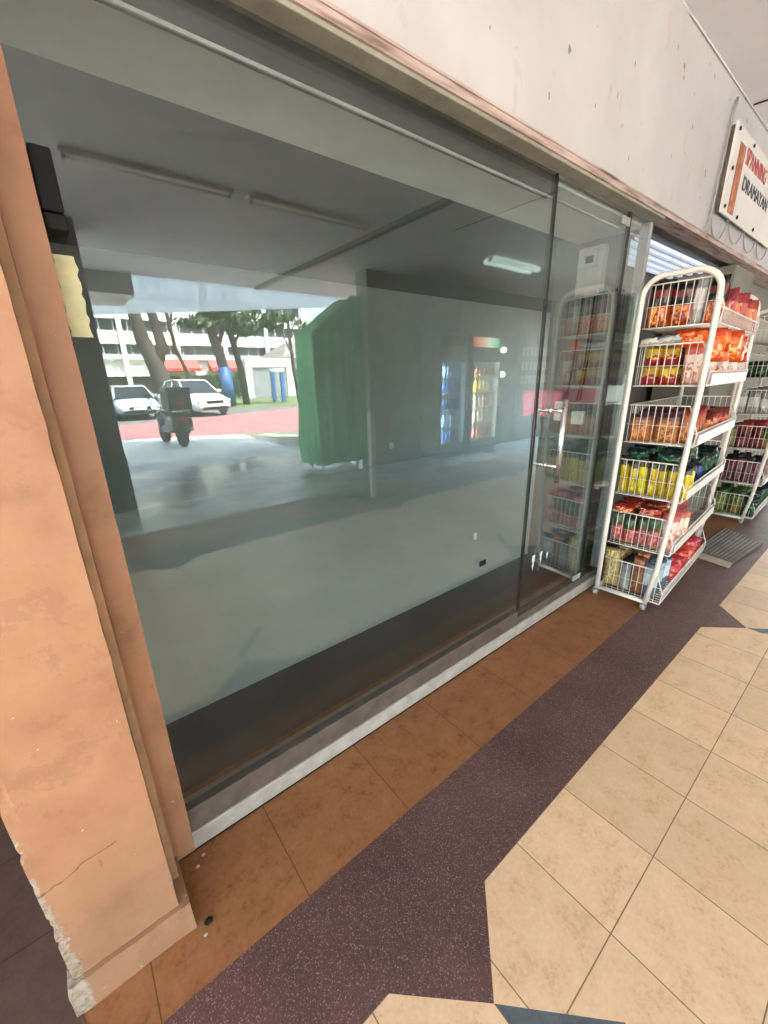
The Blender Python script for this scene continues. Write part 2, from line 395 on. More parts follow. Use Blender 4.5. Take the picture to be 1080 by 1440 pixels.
# ------------------------------------------------------------------ glass shopfront
t = wthing('glass_shopfront', 'green tinted glass shopfront with one glass door, between peach pillar and snack rack', 'shopfront', (1.5, G, 0))
b = MB(); b.box(.015, 2.94, 1.153, 1.30, .012, .084); s_ = wp(t, 'sill', b, M['alu']); bev(s_, .004)
b = MB(); b.box(.015, 2.94, 1.158, 1.296, 0, .0118); wp(t, 'sill_gap', b, M['black'])
b = MB(); b.box(.066, 1.905, G-.006, G+.03, .0845, .176); bev(wp(t, 'bottom_channel', b, M['brownalu']), .003)
b = MB(); b.box(1.905, 2.94, G-.004, G+.05, .0845, .135); bev(wp(t, 'door_threshold', b, M['brownalu']), .003)
b = MB(); b.box(.02, 2.94, FY+.002, G+.03, 2.3145, 2.3275); bev(wp(t, 'head_frame', b, M['head']), .003)
b = MB(); b.box(.02, 1.91, G+.016, G+.05, 2.235, 2.3143); bev(wp(t, 'head_channel', b, M['blackalu']), .003)
b = MB(); b.box(.02, 2.9, G+.016, G+.022, 2.226, 2.2345); wp(t, 'channel_lip', b, M['alu'])
b = MB(); b.box(.068, 1.908, G, G+.012, .1765, 2.314); wp(t, 'fixed_pane', b, M['glass'])
d = MB(); d.box(1.916, 2.640, G, G+.012, .150, 2.310); door = wp(t, 'door', d, M['glass'])
b = MB(); b.box(1.9060, 1.9180, G-.0015, G+.0135, .1775, 2.3138); wp(t, 'pane_joint', b, M['edge'])
b = MB(); b.box(2.6370, 2.6640, G-.0015, G+.0135, .1375, 2.3138); wp(t, 'pane_joint', b, M['edge'])
b = MB(); b.box(2.6605, 2.905, G, G+.012, .136, 2.314); wp(t, 'side_pane', b, M['glass'])
b = MB(); b.box(2.906, 2.934, G-.008, G+.05, .136, 2.3138); bev(wp(t, 'frame_post', b, M['grey']), .003)
for (x, zz) in ((2.56, .15), (2.56, 2.24)):
    b = MB(); b.rbox(x-.02, x+.072, G-.010, G-.0017, zz, zz+.04, .003); wsub(t, door, 'hinge_patch', b, M['grey'])
for sgn in (-1, 1):
    b = MB(); yb = G-.075 if sgn < 0 else G+.087; hx = 2.045
    b.tube([(hx, yb, .945), (hx, yb, 1.375)], .0125, 12)
    for zz in (1.03, 1.32):
        b.tube([(hx, G-.001 if sgn < 0 else G+.013, zz), (hx, yb, zz)], .009, 10)
        b.lathe([(.016, 0), (.016, .006)], (hx, (G-.0075 if sgn < 0 else G+.0135), zz), 12, 'Y')
    wsub(t, door, 'handle', b, M['chrome'])
# white marks and tape on glass
for (x, z, w, h, m_, nm) in ((1.475, .765, .018, .035, 'grey', 'tape_scrap'), (1.545, .60, .05, .03, 'black', 'tape_scrap')):
    b = MB(); b.rbox(x-w/2, x+w/2, G-.003, G-.0005, z-h/2, z+h/2, .0012); wp(t, nm, b, M[m_])
for i, (x, z, ln, w) in enumerate(((2.02, .50, .10, .03), (2.10, .50, .075, .022), (2.17, .475, .04, .02))):  # tapering white marks low on the door glass
    b = MB(); n_ = 8; L_ = [(x-w/2*(1-j/n_)**.8+.004*math.sin(j*2+i), z-ln*j/n_) for j in range(n_+1)]; R_ = [(x+w/2*(1-j/n_)**.8+.004*math.sin(j*2.7+i), z-ln*j/n_) for j in range(n_+1)]
    pl = L_+R_[::-1]; m_ = len(pl)
    b.add([(p, G-.0022, q) for p, q in pl]+[(p, G-.0004, q) for p, q in pl], [list(range(m_)), [m_+j for j in range(m_)][::-1]]+[(j, (j+1) % m_, m_+(j+1) % m_, m_+j) for j in range(m_)])
    wsub(t, door, 'white_mark', b, M['white'])
# sensor box and yellow tape by the pillar
b = MB(); b.rbox(.069, .105, G-.05, G-.0012, 1.82, 1.925, .005); b.rbox(.070, .106, G-.046, G-.0012, 1.79, 1.818, .004)
wmesh('door_sensor', b, M['black'], 'black sensor box fixed on the glass at the top beside the peach pillar', 'sensor', (.1, G, 1.8))
b = MB()
zz = [1.60+.012*i for i in range(14)]
pts = [(.070+.003*math.sin(i*1.7), z) for i, z in enumerate(zz)]; pts2 = [(.108+.003*math.sin(i*2.3+1), z) for i, z in enumerate(zz)]
poly = pts+pts2[::-1]; n = len(poly)
b.add([(x, G-.0030, z) for x, z in poly]+[(x, G-.0012, z) for x, z in poly], [list(range(n)), [n+i for i in range(n)][::-1]]+[(i, (i+1) % n, n+(i+1) % n, n+i) for i in range(n)])
wmesh('tape_strip', b, pm('yellow_paper', srgb(206, 202, 160)[:3], .7, .08, 30), 'torn pale yellow paper tape stuck on the glass next to the pillar', 'tape', (.1, G, 1.6))

# ------------------------------------------------------------------ peach pillar
def wob(mb, amp=.0015, sc_=9):
    mb.v = [tuple(Vector(v)+Vector(noise.noise_vector(Vector(v)*sc_))*amp) for v in mb.v]
    return mb
def gridbox(x0, x1, y0, y1, z0, z1, step=.05, rnd=.006):
    bm = bmesh.new(); bmesh.ops.create_cube(bm, size=1)
    for v in bm.verts: v.co = Vector(((x0+x1)/2+v.co.x*(x1-x0), (y0+y1)/2+v.co.y*(y1-y0), (z0+z1)/2+v.co.z*(z1-z0)))
    ve = [e for e in bm.edges if abs((e.verts[0].co-e.verts[1].co).z) > .5*(z1-z0)]
    bmesh.ops.subdivide_edges(bm, edges=ve, cuts=max(1, int((z1-z0)/step)), use_grid_fill=True)
    he = [e for e in bm.edges if abs((e.verts[0].co-e.verts[1].co).z) < 1e-6 and abs((e.verts[0].co-e.verts[1].co).x) > .05]
    bmesh.ops.subdivide_edges(bm, edges=he, cuts=max(1, int((x1-x0)/step)), use_grid_fill=True)
    mb = MB(); bm.verts.index_update()
    mb.add([v.co.copy() for v in bm.verts], [[v.index for v in f.verts] for f in bm.faces]); bm.free(); return mb
PX, PY = -.125, 1.03
t = wthing('concrete_pillar', 'peach painted pillar with peeling paint along its edge, left of the glass shopfront', 'pillar', (PX, PY, 0))
b = gridbox(-.252, -.012, .955, 1.40, .112, CZ-.002, .012)
def chip(p, s0=.02):
    x, y, z = p; q = Vector(p)
    e = noise.noise(q*22)+.6*noise.noise(q*55)
    if y < .97 and (x < -.235) and e > .12 and z < 1.3: return (x+.010*min(1, e), y+.008*min(1, e), z)
    return p
b.v = [chip(v) for v in b.v]; wob(b, .0022, 14)
wp(t, 'shaft', b, M['peach'])
b = gridbox(-.268, .014, .942, 1.40, .0, .110, .014); b.v = [chip(v) for v in b.v]; wob(b, .003, 16); wp(t, 'plinth', b, M['peach'])
b = gridbox(.006, .066, 1.095, 1.40, .0855, 2.317, .03); wob(b, .0012, 12); wp(t, 'jamb', b, M['peach'])
b = MB(); b.box(-.0115, .0055, 1.03, 1.39, .112, 2.317); wp(t, 'groove', b, pm('groove_mortar', srgb(165, 132, 100)[:3], .8, .15, 12))
# small stone chips on the floor at the pillar foot
for i, (x, y, r) in enumerate(((.045, .93, .011), (.06, 1.10, .006), (.085, 1.125, .005), (.03, .905, .005))):
    bm = bmesh.new(); bmesh.ops.create_icosphere(bm, subdivisions=1, radius=r); mb = MB(); bm.verts.index_update()
    mb.add([(v.co.x*1.3+x, v.co.y+y, v.co.z*.6+r*.6+.001) for v in bm.verts], [[v.index for v in f.verts] for f in bm.faces]); bm.free()
    wmesh('debris_chip', mb, M['black'] if i == 0 else M['alu'], ['dark lump of dirt on the floor at the foot of the peach pillar', 'pale plaster crumb by the sill end', 'tiny plaster crumb lying against the metal sill', 'tiny plaster crumb in front of the pillar foot'][i], 'debris', (x, y, 0))

# ------------------------------------------------------------------ shop interior
t = wthing('empty_shop_room', 'dim empty shop unit with grey walls seen through the glass', 'room', (1.5, 4, 0))
b = MB(); b.box(-.10, -.0205, 1.41, 2.2, .0, CZ-.004); b.box(-.10, -.0205, 5.4, 5.82, .0, CZ-.004); b.box(-.10, -.0205, 2.2005, 5.3995, .0, 1.3); b.box(-.10, -.0205, 2.2005, 5.3995, 2.83, CZ-.004); wp(t, 'side_wall', b, M['interior'])
b = MB(); b.box(-.07, -.062, 2.2005, 5.3995, 1.3005, 2.8295); wp(t, 'added_light_window', b, M['clear'])  # unseen opening added on the left to let daylight into the room
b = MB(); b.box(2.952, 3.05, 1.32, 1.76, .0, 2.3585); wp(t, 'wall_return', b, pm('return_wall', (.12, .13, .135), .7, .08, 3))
b = MB(); b.box(10, 10.1, 1.761, 2.2, .0, CZ-.004); b.box(10, 10.1, 5.4, 5.82, .0, CZ-.004); b.box(10, 10.1, 2.2005, 5.3995, .0, .3); b.box(10, 10.1, 2.2005, 5.3995, 2.83, CZ-.004); wp(t, 'side_wall', b, M['interior'])
b = MB(); b.box(10.04, 10.048, 2.2005, 5.3995, .3005, 2.8295); wp(t, 'added_light_window', b, M['clear'])  # second unseen opening, added to brighten the right end of the room
b = MB(); b.box(-.02, 9.999, 5.72, 5.82, .0, CZ-.004); wp(t, 'back_wall', b, M['interior'])
b = MB(); b.box(-.02, 2.951, 1.215, 1.602, 2.305, 2.3585); wp(t, 'bulkhead', b, M['bulk'])
b = MB(); b.box(3.051, 9.999, 1.705, 1.76, .0, CZ-.004); wp(t, 'partition', b, M['interior'])
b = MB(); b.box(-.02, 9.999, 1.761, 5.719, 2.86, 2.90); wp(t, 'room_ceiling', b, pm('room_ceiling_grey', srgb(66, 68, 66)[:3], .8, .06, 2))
b = MB(); b.rbox(4.66, 4.76, 5.705, 5.7195, .28, .38, .004); b.rbox(4.68, 4.74, 5.70, 5.7048, .30, .36, .002)
wmesh('floor_socket', b, M['white'], 'low white socket on the back wall of the empty shop', 'socket', (4.7, 5.72, .28))
# meter box on the right inner wall
t = wthing('meter_box', 'pale electrical meter box high on the inner side wall behind the glass door', 'electrical box', (2.95, 1.46, 2.0))
b = MB(); b.rbox(2.885, 2.951, 1.40, 1.56, 1.98, 2.26, .006); wp(t, 'casing', b, pm('aged_casing', (.36, .36, .34), .5, .1, 10))
b = MB(); b.rbox(2.876, 2.884, 1.43, 1.53, 2.14, 2.24, .003); wp(t, 'cover', b, M['grey'])
b = MB(); b.rbox(2.872, 2.8755, 1.455, 1.505, 2.165, 2.205, .0015); wp(t, 'dial', b, M['black'])
b = MB()
for yy in (1.43, 1.45, 1.53): b.tube([(2.94, yy, 1.98), (2.94, yy+.01, 1.6), (2.935, yy+.03, 1.32)], .006, 6)
wp(t, 'cable', b, M['black'])
for i, (yy, zz, w, h) in enumerate(((1.46, 1.20, .09, .09), (1.60, 1.24, .08, .14))):
    b = MB(); b.rbox(2.925, 2.951, yy-w/2, yy+w/2, zz-h/2, zz+h/2, .004); b.rbox(2.918, 2.925, yy-w/4, yy+w/4, zz-h/4, zz+h/4, .002)
    wmesh('wall_socket', b, M['white'], ['square white socket at the end of the cables on the inner side wall', 'tall white switch plate deeper along the inner side wall'][i], 'socket', (2.95, yy, zz))

# neighbouring shop behind the racks
t = wthing('next_shop_room', 'dim neighbouring shop space behind the snack racks', 'room', (7, 4, 0))
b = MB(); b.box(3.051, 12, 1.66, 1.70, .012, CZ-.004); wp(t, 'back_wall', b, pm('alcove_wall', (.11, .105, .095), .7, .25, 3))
b = MB(); b.box(5.241, 12, 1.31, 1.4, .012, 2.3585); wp(t, 'front_wall', b, M['plaster'])
b = MB(); b.box(11.9, 12, 1.401, 1.659, .012, 2.6); wp(t, 'end_wall', b, M['plaster'])
t = wthing('louvre_light', 'bluish white slatted ceiling light inside the neighbouring shop above the near rack', 'ceiling light', (3.9, 1.5, 2.3))
for i in range(5):
    b = MB(); b.rbox(3.08, 4.6, 1.28+.075*i, 1.315+.075*i, 2.285, 2.31, .008)
    wp(t, 'slat', b, pm('cool_tube', (.75, .8, .9), .3, .03, 4, emis=(.72, .82, 1), estr=.03))
b = MB(); b.box(3.07, 4.62, 1.26, 1.64, 2.318, 2.33); wp(t, 'tray', b, pm('tray_dark', (.08, .085, .1), .5, .1, 5))
t = wthing('grey_pilaster', 'grey plaster pilaster between the two snack racks', 'pilaster', (4.95, 1.3, 0))
b = MB(); b.rbox(4.62, 5.22, 1.14, 1.6, .001, 2.317, .008); wp(t, 'shaft', b, M['plaster'])
b = MB(); b.rbox(4.60, 5.24, 1.125, 1.1398, .001, .10, .004); wp(t, 'skirting', b, M['dark'])
b = MB(); b.box(-9, -.27, 1.75, 1.85, .006, CZ-.004)
wmesh('roller_shutter', b, M['dark'], 'dark closed shutter behind the left side of the pillar', 'shutter', (-4, 1.8, 0))

# ------------------------------------------------------------------ sign board, cable loops
def textmesh(body, size, mat, name):
    cu = bpy.data.curves.new(name, 'FONT'); cu.body = body; cu.size = size; cu.extrude = .0012; cu.resolution_u = 3
    o = bpy.data.objects.new(name, cu); COL.objects.link(o)
    dg = bpy.context.evaluated_depsgraph_get(); me = bpy.data.meshes.new_from_object(o.evaluated_get(dg))
    bpy.data.objects.remove(o); me.materials.clear(); me.materials.append(mat)
    xs = [v.co.x for v in me.vertices]; return me, min(xs), max(xs)
SX0, SX1, SZ0, SZ1, SY = 3.70, 5.16, 2.485, 2.965, FY-.038
t = wthing('sign_board', 'white sign board with orange side band, red and black lettering, bolted to the fascia', 'sign', (4.4, SY, SZ0))
k = NT('acrylic_white'); signm = k.done(k.ramp(k.noise(2, 3), [(.3, srgb(222, 220, 214)[:3]), (.7, srgb(234, 232, 226)[:3])]), .08)
b = MB(); b.rbox(SX0, SX1, SY, SY+.012, SZ0, SZ1, .002); wp(t, 'panel', b, signm)
b = MB(); b.box(SX0+.012, SX1-.012, SY+.0125, FY-.0005, SZ0+.012, SZ1-.012); wp(t, 'backing_frame', b, M['brownalu'])
k = NT('orange_band'); X, Y, Z = k.sep()
obm = k.done(k.ramp(k.noise(16, 5, .7), [(.3, srgb(118, 52, 22)[:3]), (.5, srgb(176, 92, 44)[:3]), (.7, srgb(204, 138, 84)[:3])]), .25)
b = MB(); b.prism_x([(SY-.0025, SZ0+.02), (SY-.0008, SZ0+.02), (SY-.0008, SZ1-.075), (SY-.0025, SZ1-.075)], SX0+.12, SX0+.25); wp(t, 'orange_band', b, obm)
def sign_text(body, x0, x1, z, h, mat, nm):
    me, a, c = textmesh(body, h/.72, mat, nm)
    sx = (x1-x0)/(c-a)
    for v in me.vertices:
        x, y, zz = v.co; v.co = (x0+(x-a)*sx-4.4, -.003-zz, z+y-SZ0)
    o = bpy.data.objects.new(nm, me); COL.objects.link(o); o.parent = t
RED = pm('sign_red', srgb(188, 78, 72)[:3], .4, .1, 20); INK = pm('sign_ink', srgb(52, 54, 66)[:3], .4, .1, 20)
sign_text('SPANNING', SX0+.29, SX0+.85, 2.81, .095, RED, 'red_lettering')
sign_text('TRUST', SX0+.92, SX1-.05, 2.81, .095, RED, 'red_lettering')
sign_text('DRAMAYAN', SX0+.33, SX1-.42, 2.675, .082, INK, 'black_lettering')
for (x, z) in ((SX0+.05, SZ1-.03), (SX0+.05, 2.73), (SX0+.05, SZ0+.04), (4.05, SZ0+.03), (4.5, SZ0+.03), (SX1-.04, SZ0+.03), (4.1, SZ1-.03), (4.6, SZ1-.03), (SX1-.04, SZ1-.03)):
    b = MB(); b.lathe([(.011, -.008), (.011, 0)], (x, SY-.0005, z), 10, 'Y'); wp(t, 'bolt', b, M['dark'])
b = MB()
for i in range(4):
    x0 = 3.62+.40*i; pts = []
    for j in range(13):
        a = math.pi*j/12; pts.append((x0+.17-.17*math.cos(a), FY-.012, 2.50-(.115 if i else .15)*math.sin(a)+.004*math.sin(j*3)))
    b.tube(pts, .005, 6)
b.tube([(3.60, FY-.012, 2.36), (3.62, FY-.012, 2.50), (3.66, FY-.012, 2.98), (3.69, FY-.014, 3.08)], .007, 6)
wmesh('looped_cable', b, M['grey'], 'thin grey cable hanging in loops along the wall under the sign board', 'cable', (4.2, FY, 2.4))
b = MB(); pts = [(4.02, 1.09, CZ-.006), (4.05, .9, CZ-.006), (4.13, .5, CZ-.006), (4.2, 0, CZ-.006), (4.2, -1.5, CZ-.006)]
b.tube(pts, .005, 6); wmesh('ceiling_wire', b, M['dark'], 'thin dark wire running across the walkway ceiling above the sign', 'wire', (4.1, 0, CZ))

# ------------------------------------------------------------------ snack racks
TIERS = [.065, .405, .75, 1.085, 1.42, 1.735]; RL = 1.25; RD = .30
def arch(mb, u, r=.0155):
    pts = [(u, RD, .055), (u, RD, .5), (u, RD, 1.0), (u, RD, 1.72), (u, RD, 1.90)]
    for j in range(1, 7): a = math.pi/2*j/6; pts.append((u, RD-.10+.10*math.cos(a), 1.90+.10*math.sin(a)))
    for j in range(0, 7): a = math.pi/2*j/6; pts.append((u, .045-.10*math.sin(a), 1.90+.02*(1-j/6)+.08*math.cos(a)))
    pts += [(u, -.058, 1.86), (u, -.06, 1.4), (u, -.05, .7), (u, -.03, .3), (u, 0, .055)]
    mb.tube(pts, r, 10)
def wire(mb, a, b, r=.0024, n=5): mb.tube([a, b], r, n)
STRIP = pm('price_strip', srgb(228, 226, 222)[:3], .4, .05, 20)
def basket(root, z, strip):
    b = MB(); u0, u1, v0, v1 = .02, RL-.02, -.075, RD-.018; h = .225
    for zz in (z, z+h):
        b.tube([(u0, v0+(.05 if zz > z else 0), zz), (u0, v1, zz), (u1, v1, zz), (u1, v0+(.05 if zz > z else 0), zz)], .0042, 6)
    b.tube([(u0, v0, z), (u1, v0, z)], .0042, 6); b.tube([(u0, v0, z+.075), (u1, v0, z+.075)], .0042, 6)
    for u in (u0, u1):
        b.tube([(u, v0, z), (u, v0-.008, z+.075), (u, v0+.05, z+h)], .0036, 6)
        for i in range(1, 10): v = v0+(v1-v0)*i/10; wire(b, (u, v, z), (u, v, z+h))
        wire(b, (u, v0, z+.11), (u, v1, z+.11), .0018)
    for i in range(1, 34): u = u0+(u1-u0)*i/34; wire(b, (u, v0, z), (u, v1, z), .0022, 4); wire(b, (u, v0, z), (u, v0, z+.075), .002, 4); wire(b, (u, v1, z), (u, v1, z+h), .002, 4)
    o = b.build('basket', M['whitewire'], root)
    if strip:
        b = MB(); b.rbox(u0+.06, u1-.02, v0-.012, v0-.006, z+.004, z+.062, .0025); b.build('price_strip', STRIP, o)
def make_rack(loc, yaw, label):
    t = thing('snack_rack', label, 'display rack', loc, yaw, 'white wire snack racks on castors')
    b = MB(); arch(b, 0); b.build('end_frame', M['whitewire'], t)
    b = MB(); arch(b, RL); b.build('end_frame', M['whitewire'], t)
    b = MB()
    for u in (0, RL): b.tube([(u, RD, .06), (u, 0, .06)], .013, 8)
    b.tube([(0, RD, .06), (RL, RD, .06)], .011, 8); b.tube([(0, 0, .06), (RL, 0, .06)], .011, 8)
    b.build('base_rail', M['whitewire'], t)
    for i, z in enumerate(TIERS): basket(t, z, i in (1, 2, 3, 4))
    for u in (.0, RL):
        for v in (.0, RD):
            b = MB(); b.lathe([(.012, -.014), (.024, -.012), (.025, 0), (.024, .012), (.012, .014)], (u, v+.004, .0255), 14, 'Y')
            c = b.build('castor', M['grey'], t)
            b = MB(); b.rbox(u-.016, u+.016, v-.014, v-.0125+.002, .022, .052, .001); b.rbox(u-.016, u+.016, v+.019, v+.021, .022, .052, .0008); b.box(u-.014, u+.014, v-.012, v+.0188, .0515, .0545); b.build('fork', M['chrome'], c)
    return t
RY1 = R(4); RL1 = (2.79, .79, 0)
make_rack(RL1, RY1, 'white tubular wire snack rack full of packets, standing right beside the glass door')
RL2 = (5.28, .80, 0)
make_rack(RL2, R(2), 'farther snack rack with green and purple packets at the right edge of the photo')

def pack_mesh(w, h, d, seed, crumple=.004):
    """pillow bag: crimped flat ends top and bottom, puffed in the middle; stands on z=0, faces -x"""
    rnd = random.Random(seed); nu, nv = 9, 13; vs = []; fs = []
    for side in (-1, 1):
        for j in range(nv):
            v = j/(nv-1)
            for i in range(nu):
                u = i/(nu-1)*2-1; vv = v*2-1
                puff = (max(0, 1-abs(u)**3.2))**.6*(max(0, 1-abs(vv)**4.5))**.6
                q = Vector((u*3+seed*7, v*5, side*2.0))
                wr = noise.noise(q*1.3)*crumple*2.2+noise.noise(q*3.5)*crumple
                x = side*(d/2*puff+.0012)+wr*(.3+puff)
                y = u*w/2*(1-.06*puff)*(1+.03*noise.noise(Vector((v*4, seed, 0))))
                z = v*h
                if j in (0, nv-1): x = side*.0012+.002*math.sin(i*2.5)
                vs.append((x, y, z))
    n = nu*nv
    for j in range(nv-1):
        for i in range(nu-1):
            a = j*nu+i
            fs.append((a, a+1, a+nu+1, a+nu)); fs.append((n+a, n+a+nu, n+a+nu+1, n+a+1))
    for j in range(nv-1):
        for i in (0, nu-1):
            a = j*nu+i; fs.append((a, a+nu, n+a+nu, n+a))
    for j in (0, nv-1):
        for i in range(nu-1):
            a = j*nu+i; fs.append((a, a+1, n+a+1, n+a))
    mb = MB(); mb.add(vs, fs, 0, True); return mb
def pack_mat(name, stops, blob=None, blobr=(.15, .6), rough=.28, scale=9, streak=False):
    """printed film: colour bands up the bag plus a printed picture area"""
    k = NT(name); X, Y, Z = k.sep('Generated')
    nz = k.math('MULTIPLY', k.math('SUBTRACT', k.noise(5, 3, co='Generated'), .5), .16)
    col = k.ramp(k.math('ADD', Z, nz), stops, 'CONSTANT')
    if blob:
        vcol = k.voro(scale, 'Color', 'Generated'); sp = k.node('ShaderNodeSeparateColor'); k.link(vcol, sp.inputs[0])
        pic = k.ramp(sp.outputs[0], [(i/len(blob), c) for i, c in enumerate(blob)], 'CONSTANT')
        inz = k.math('MULTIPLY', k.math('GREATER_THAN', Z, blobr[0]), k.math('LESS_THAN', Z, blobr[1]))
        iny = k.math('LESS_THAN', k.math('ABSOLUTE', k.math('SUBTRACT', Y, .5)), .38)
        col = k.mix(k.math('MULTIPLY', k.math('MULTIPLY', inz, iny), k.math('GREATER_THAN', k.noise(4, 3, co='Generated'), .42)), col, pic)
    oi = k.node('ShaderNodeObjectInfo'); hs = k.node('ShaderNodeHueSaturation')
    k.link(col, hs.inputs['Color']); k.link(k.math('ADD', k.math('MULTIPLY', oi.outputs['Random'], .45), .75), hs.inputs['Value'])
    k.link(k.math('ADD', k.math('MULTIPLY', oi.outputs['Random'], .035), .4825), hs.inputs['Hue'])
    k.bump(k.noise(14, 3, co='Generated'), .25, .004)
    return k.done(hs.outputs['Color'], rough)
S = lambda r, g, b: srgb(r, g, b)[:3]
PM = {
 'noodle': pack_mat('noodle_print', [(0, S(150, 60, 20)), (.46, S(14, 10, 10)), (.62, S(96, 14, 14)), (.8, S(14, 10, 10))], [S(214, 110, 34), S(176, 66, 20), S(224, 150, 70), S(120, 40, 14)], (.04, .46), .25, 11),
 'silver': pack_mat('silver_film', [(0, S(150, 150, 148)), (.3, S(196, 196, 194)), (.7, S(130, 132, 134))], None, rough=.2),
 'redtop': pack_mat('red_carton_print', [(0, S(176, 60, 50)), (.4, S(208, 120, 90)), (.7, S(150, 40, 40))], [S(230, 190, 150), S(190, 80, 60)], (.2, .7), .35),
 'yelred': pack_mat('yellow_red_print', [(0, S(140, 10, 18)), (.46, S(196, 160, 22)), (.9, S(150, 130, 20))], [S(150, 12, 18), S(206, 176, 40)], (.35, .6), .3, 7),
 'palepink': pack_mat('pale_pink_print', [(0, S(206, 160, 146)), (.5, S(222, 206, 192)), (.8, S(196, 96, 88))], [S(226, 210, 190), S(190, 110, 90)], (.2, .6), .35),
 'orangefoil': pack_mat('orange_foil', [(0, S(216, 92, 14)), (.4, S(232, 120, 26)), (.75, S(206, 78, 10))], [S(240, 190, 130), S(222, 90, 20), S(238, 150, 60)], (.1, .5), .25),
 'biscuit': pack_mat('biscuit_print', [(0, S(176, 106, 30)), (.75, S(110, 60, 60)), (.88, S(70, 40, 54))], [S(206, 136, 44), S(150, 80, 24), S(196, 124, 50), S(120, 62, 20)], (.05, .74), .3, 14),
 'brownred': pack_mat('brown_red_print', [(0, S(120, 50, 26)), (.5, S(160, 70, 40)), (.8, S(130, 30, 34))], [S(200, 130, 80), S(150, 60, 30)], (.1, .6), .3),
 'yellowbag': pack_mat('yellow_print', [(0, S(196, 178, 14)), (.55, S(210, 192, 24)), (.74, S(60, 60, 22)), (.86, S(24, 20, 26))], [S(222, 206, 50), S(180, 150, 16)], (.1, .5), .25, 6),
 'greenfoil': pack_mat('green_foil', [(0, S(18, 50, 34)), (.4, S(24, 76, 50)), (.75, S(12, 40, 36))], [S(40, 110, 60), S(14, 40, 30)], (.2, .7), .22),
 'pinkgreen': pack_mat('pink_green_print', [(0, S(150, 140, 110)), (.10, S(176, 74, 84)), (.56, S(90, 60, 46)), (.66, S(40, 84, 40)), (.9, S(70, 40, 36))], [S(206, 110, 116), S(150, 40, 56), S(190, 150, 120)], (.1, .55), .3, 9),
 'redfoil': pack_mat('red_orange_foil', [(0, S(150, 44, 20)), (.4, S(196, 78, 44)), (.7, S(120, 30, 16))], [S(214, 130, 90), S(170, 50, 26), S(224, 180, 140)], (.1, .8), .25),
 'tan': pack_mat('tan_snack_print', [(0, S(150, 130, 84)), (.85, S(120, 84, 60))], [S(186, 164, 110), S(150, 120, 70), S(196, 176, 130), S(120, 90, 50)], (.04, .95), .3, 16),
 'brown': pack_mat('brown_snack_print', [(0, S(140, 90, 56)), (.8, S(176, 110, 76)), (.92, S(110, 60, 40))], [S(160, 110, 74), S(130, 80, 46)], (.04, .7), .3, 10),
 'greyslim': pack_mat('grey_print', [(0, S(150, 156, 152)), (.6, S(120, 124, 122)), (.86, S(26, 26, 28))], None, rough=.3),
 'bluewhite': pack_mat('blue_white_film', [(0, S(96, 110, 124)), (.35, S(196, 206, 212)), (.7, S(150, 170, 186)), (.88, S(60, 70, 80))], None, rough=.22),
 'coral': pack_mat('coral_net_print', [(0, S(206, 70, 56)), (.5, S(224, 96, 78)), (.8, S(200, 60, 50))], [S(236, 170, 150), S(220, 90, 70)], (.1, .8), .3),
 'greenpack': pack_mat('green_pack_print', [(0, S(86, 104, 36)), (.3, S(124, 136, 56)), (.75, S(40, 70, 26))], [S(130, 140, 60), S(60, 90, 30), S(150, 110, 50)], (.1, .7), .3, 7),
 'purple': pack_mat('purple_print', [(0, S(96, 34, 54)), (.45, S(132, 60, 84)), (.85, S(40, 24, 30))], [S(150, 90, 110), S(90, 30, 50)], (.1, .7), .28, 6),
 'darkred': pack_mat('dark_red_print', [(0, S(96, 14, 18)), (.5, S(136, 24, 26)), (.55, S(60, 10, 12)), (.62, S(130, 26, 28))], None, rough=.3),
 'blueb': pack_mat('blue_print', [(0, S(26, 40, 100)), (.6, S(40, 60, 130)), (.85, S(20, 26, 60))], None, rough=.3),
}
_packs = {}
def put_pack(kind, rackloc, yaw, u, v, z, w, h, d, label, group, rz=0, tilt=0, cr=.004, variant=None):
    key = (kind, round(w, 3), round(h, 3), round(d, 3), cr, variant if variant is not None else random.randint(0, 2))
    c, s = math.cos(yaw), math.sin(yaw)
    loc = (rackloc[0]+u*c-v*s, rackloc[1]+u*s+v*c, z)
    if key in _packs: o = _packs[key].copy(); COL.objects.link(o)
    else: o = pack_mesh(w, h, d, len(_packs)+1, cr).build('snack_packet', PM[kind]); _packs[key] = o
    o.scale = (random.uniform(.85, 1.15), random.uniform(.94, 1.06), random.uniform(.9, 1.06))
    o.location = loc; o.rotation_euler = (random.uniform(-.05, .05), tilt, yaw+rz); tag(o, label, 'snack packet', group)
    return o
def row(kind, rk, z, us, vs, w, h, d, label, jit=.010, tilt=.09, cr=.0055, ang=.16):
    loc, yaw, gname = rk
    for u in us:
        for v in vs:
            put_pack(kind, loc, yaw, u+random.uniform(-jit, jit), v+random.uniform(-jit, jit)*.7, z, w, h*1.0, d, label, label, random.uniform(-ang, ang), random.uniform(-tilt, tilt), cr)
def fr(a, b, n): return [a+(b-a)*i/max(1, n-1) for i in range(n)]
N1 = (RL1, RY1, 'near rack'); z_ = [t+.006 for t in TIERS]
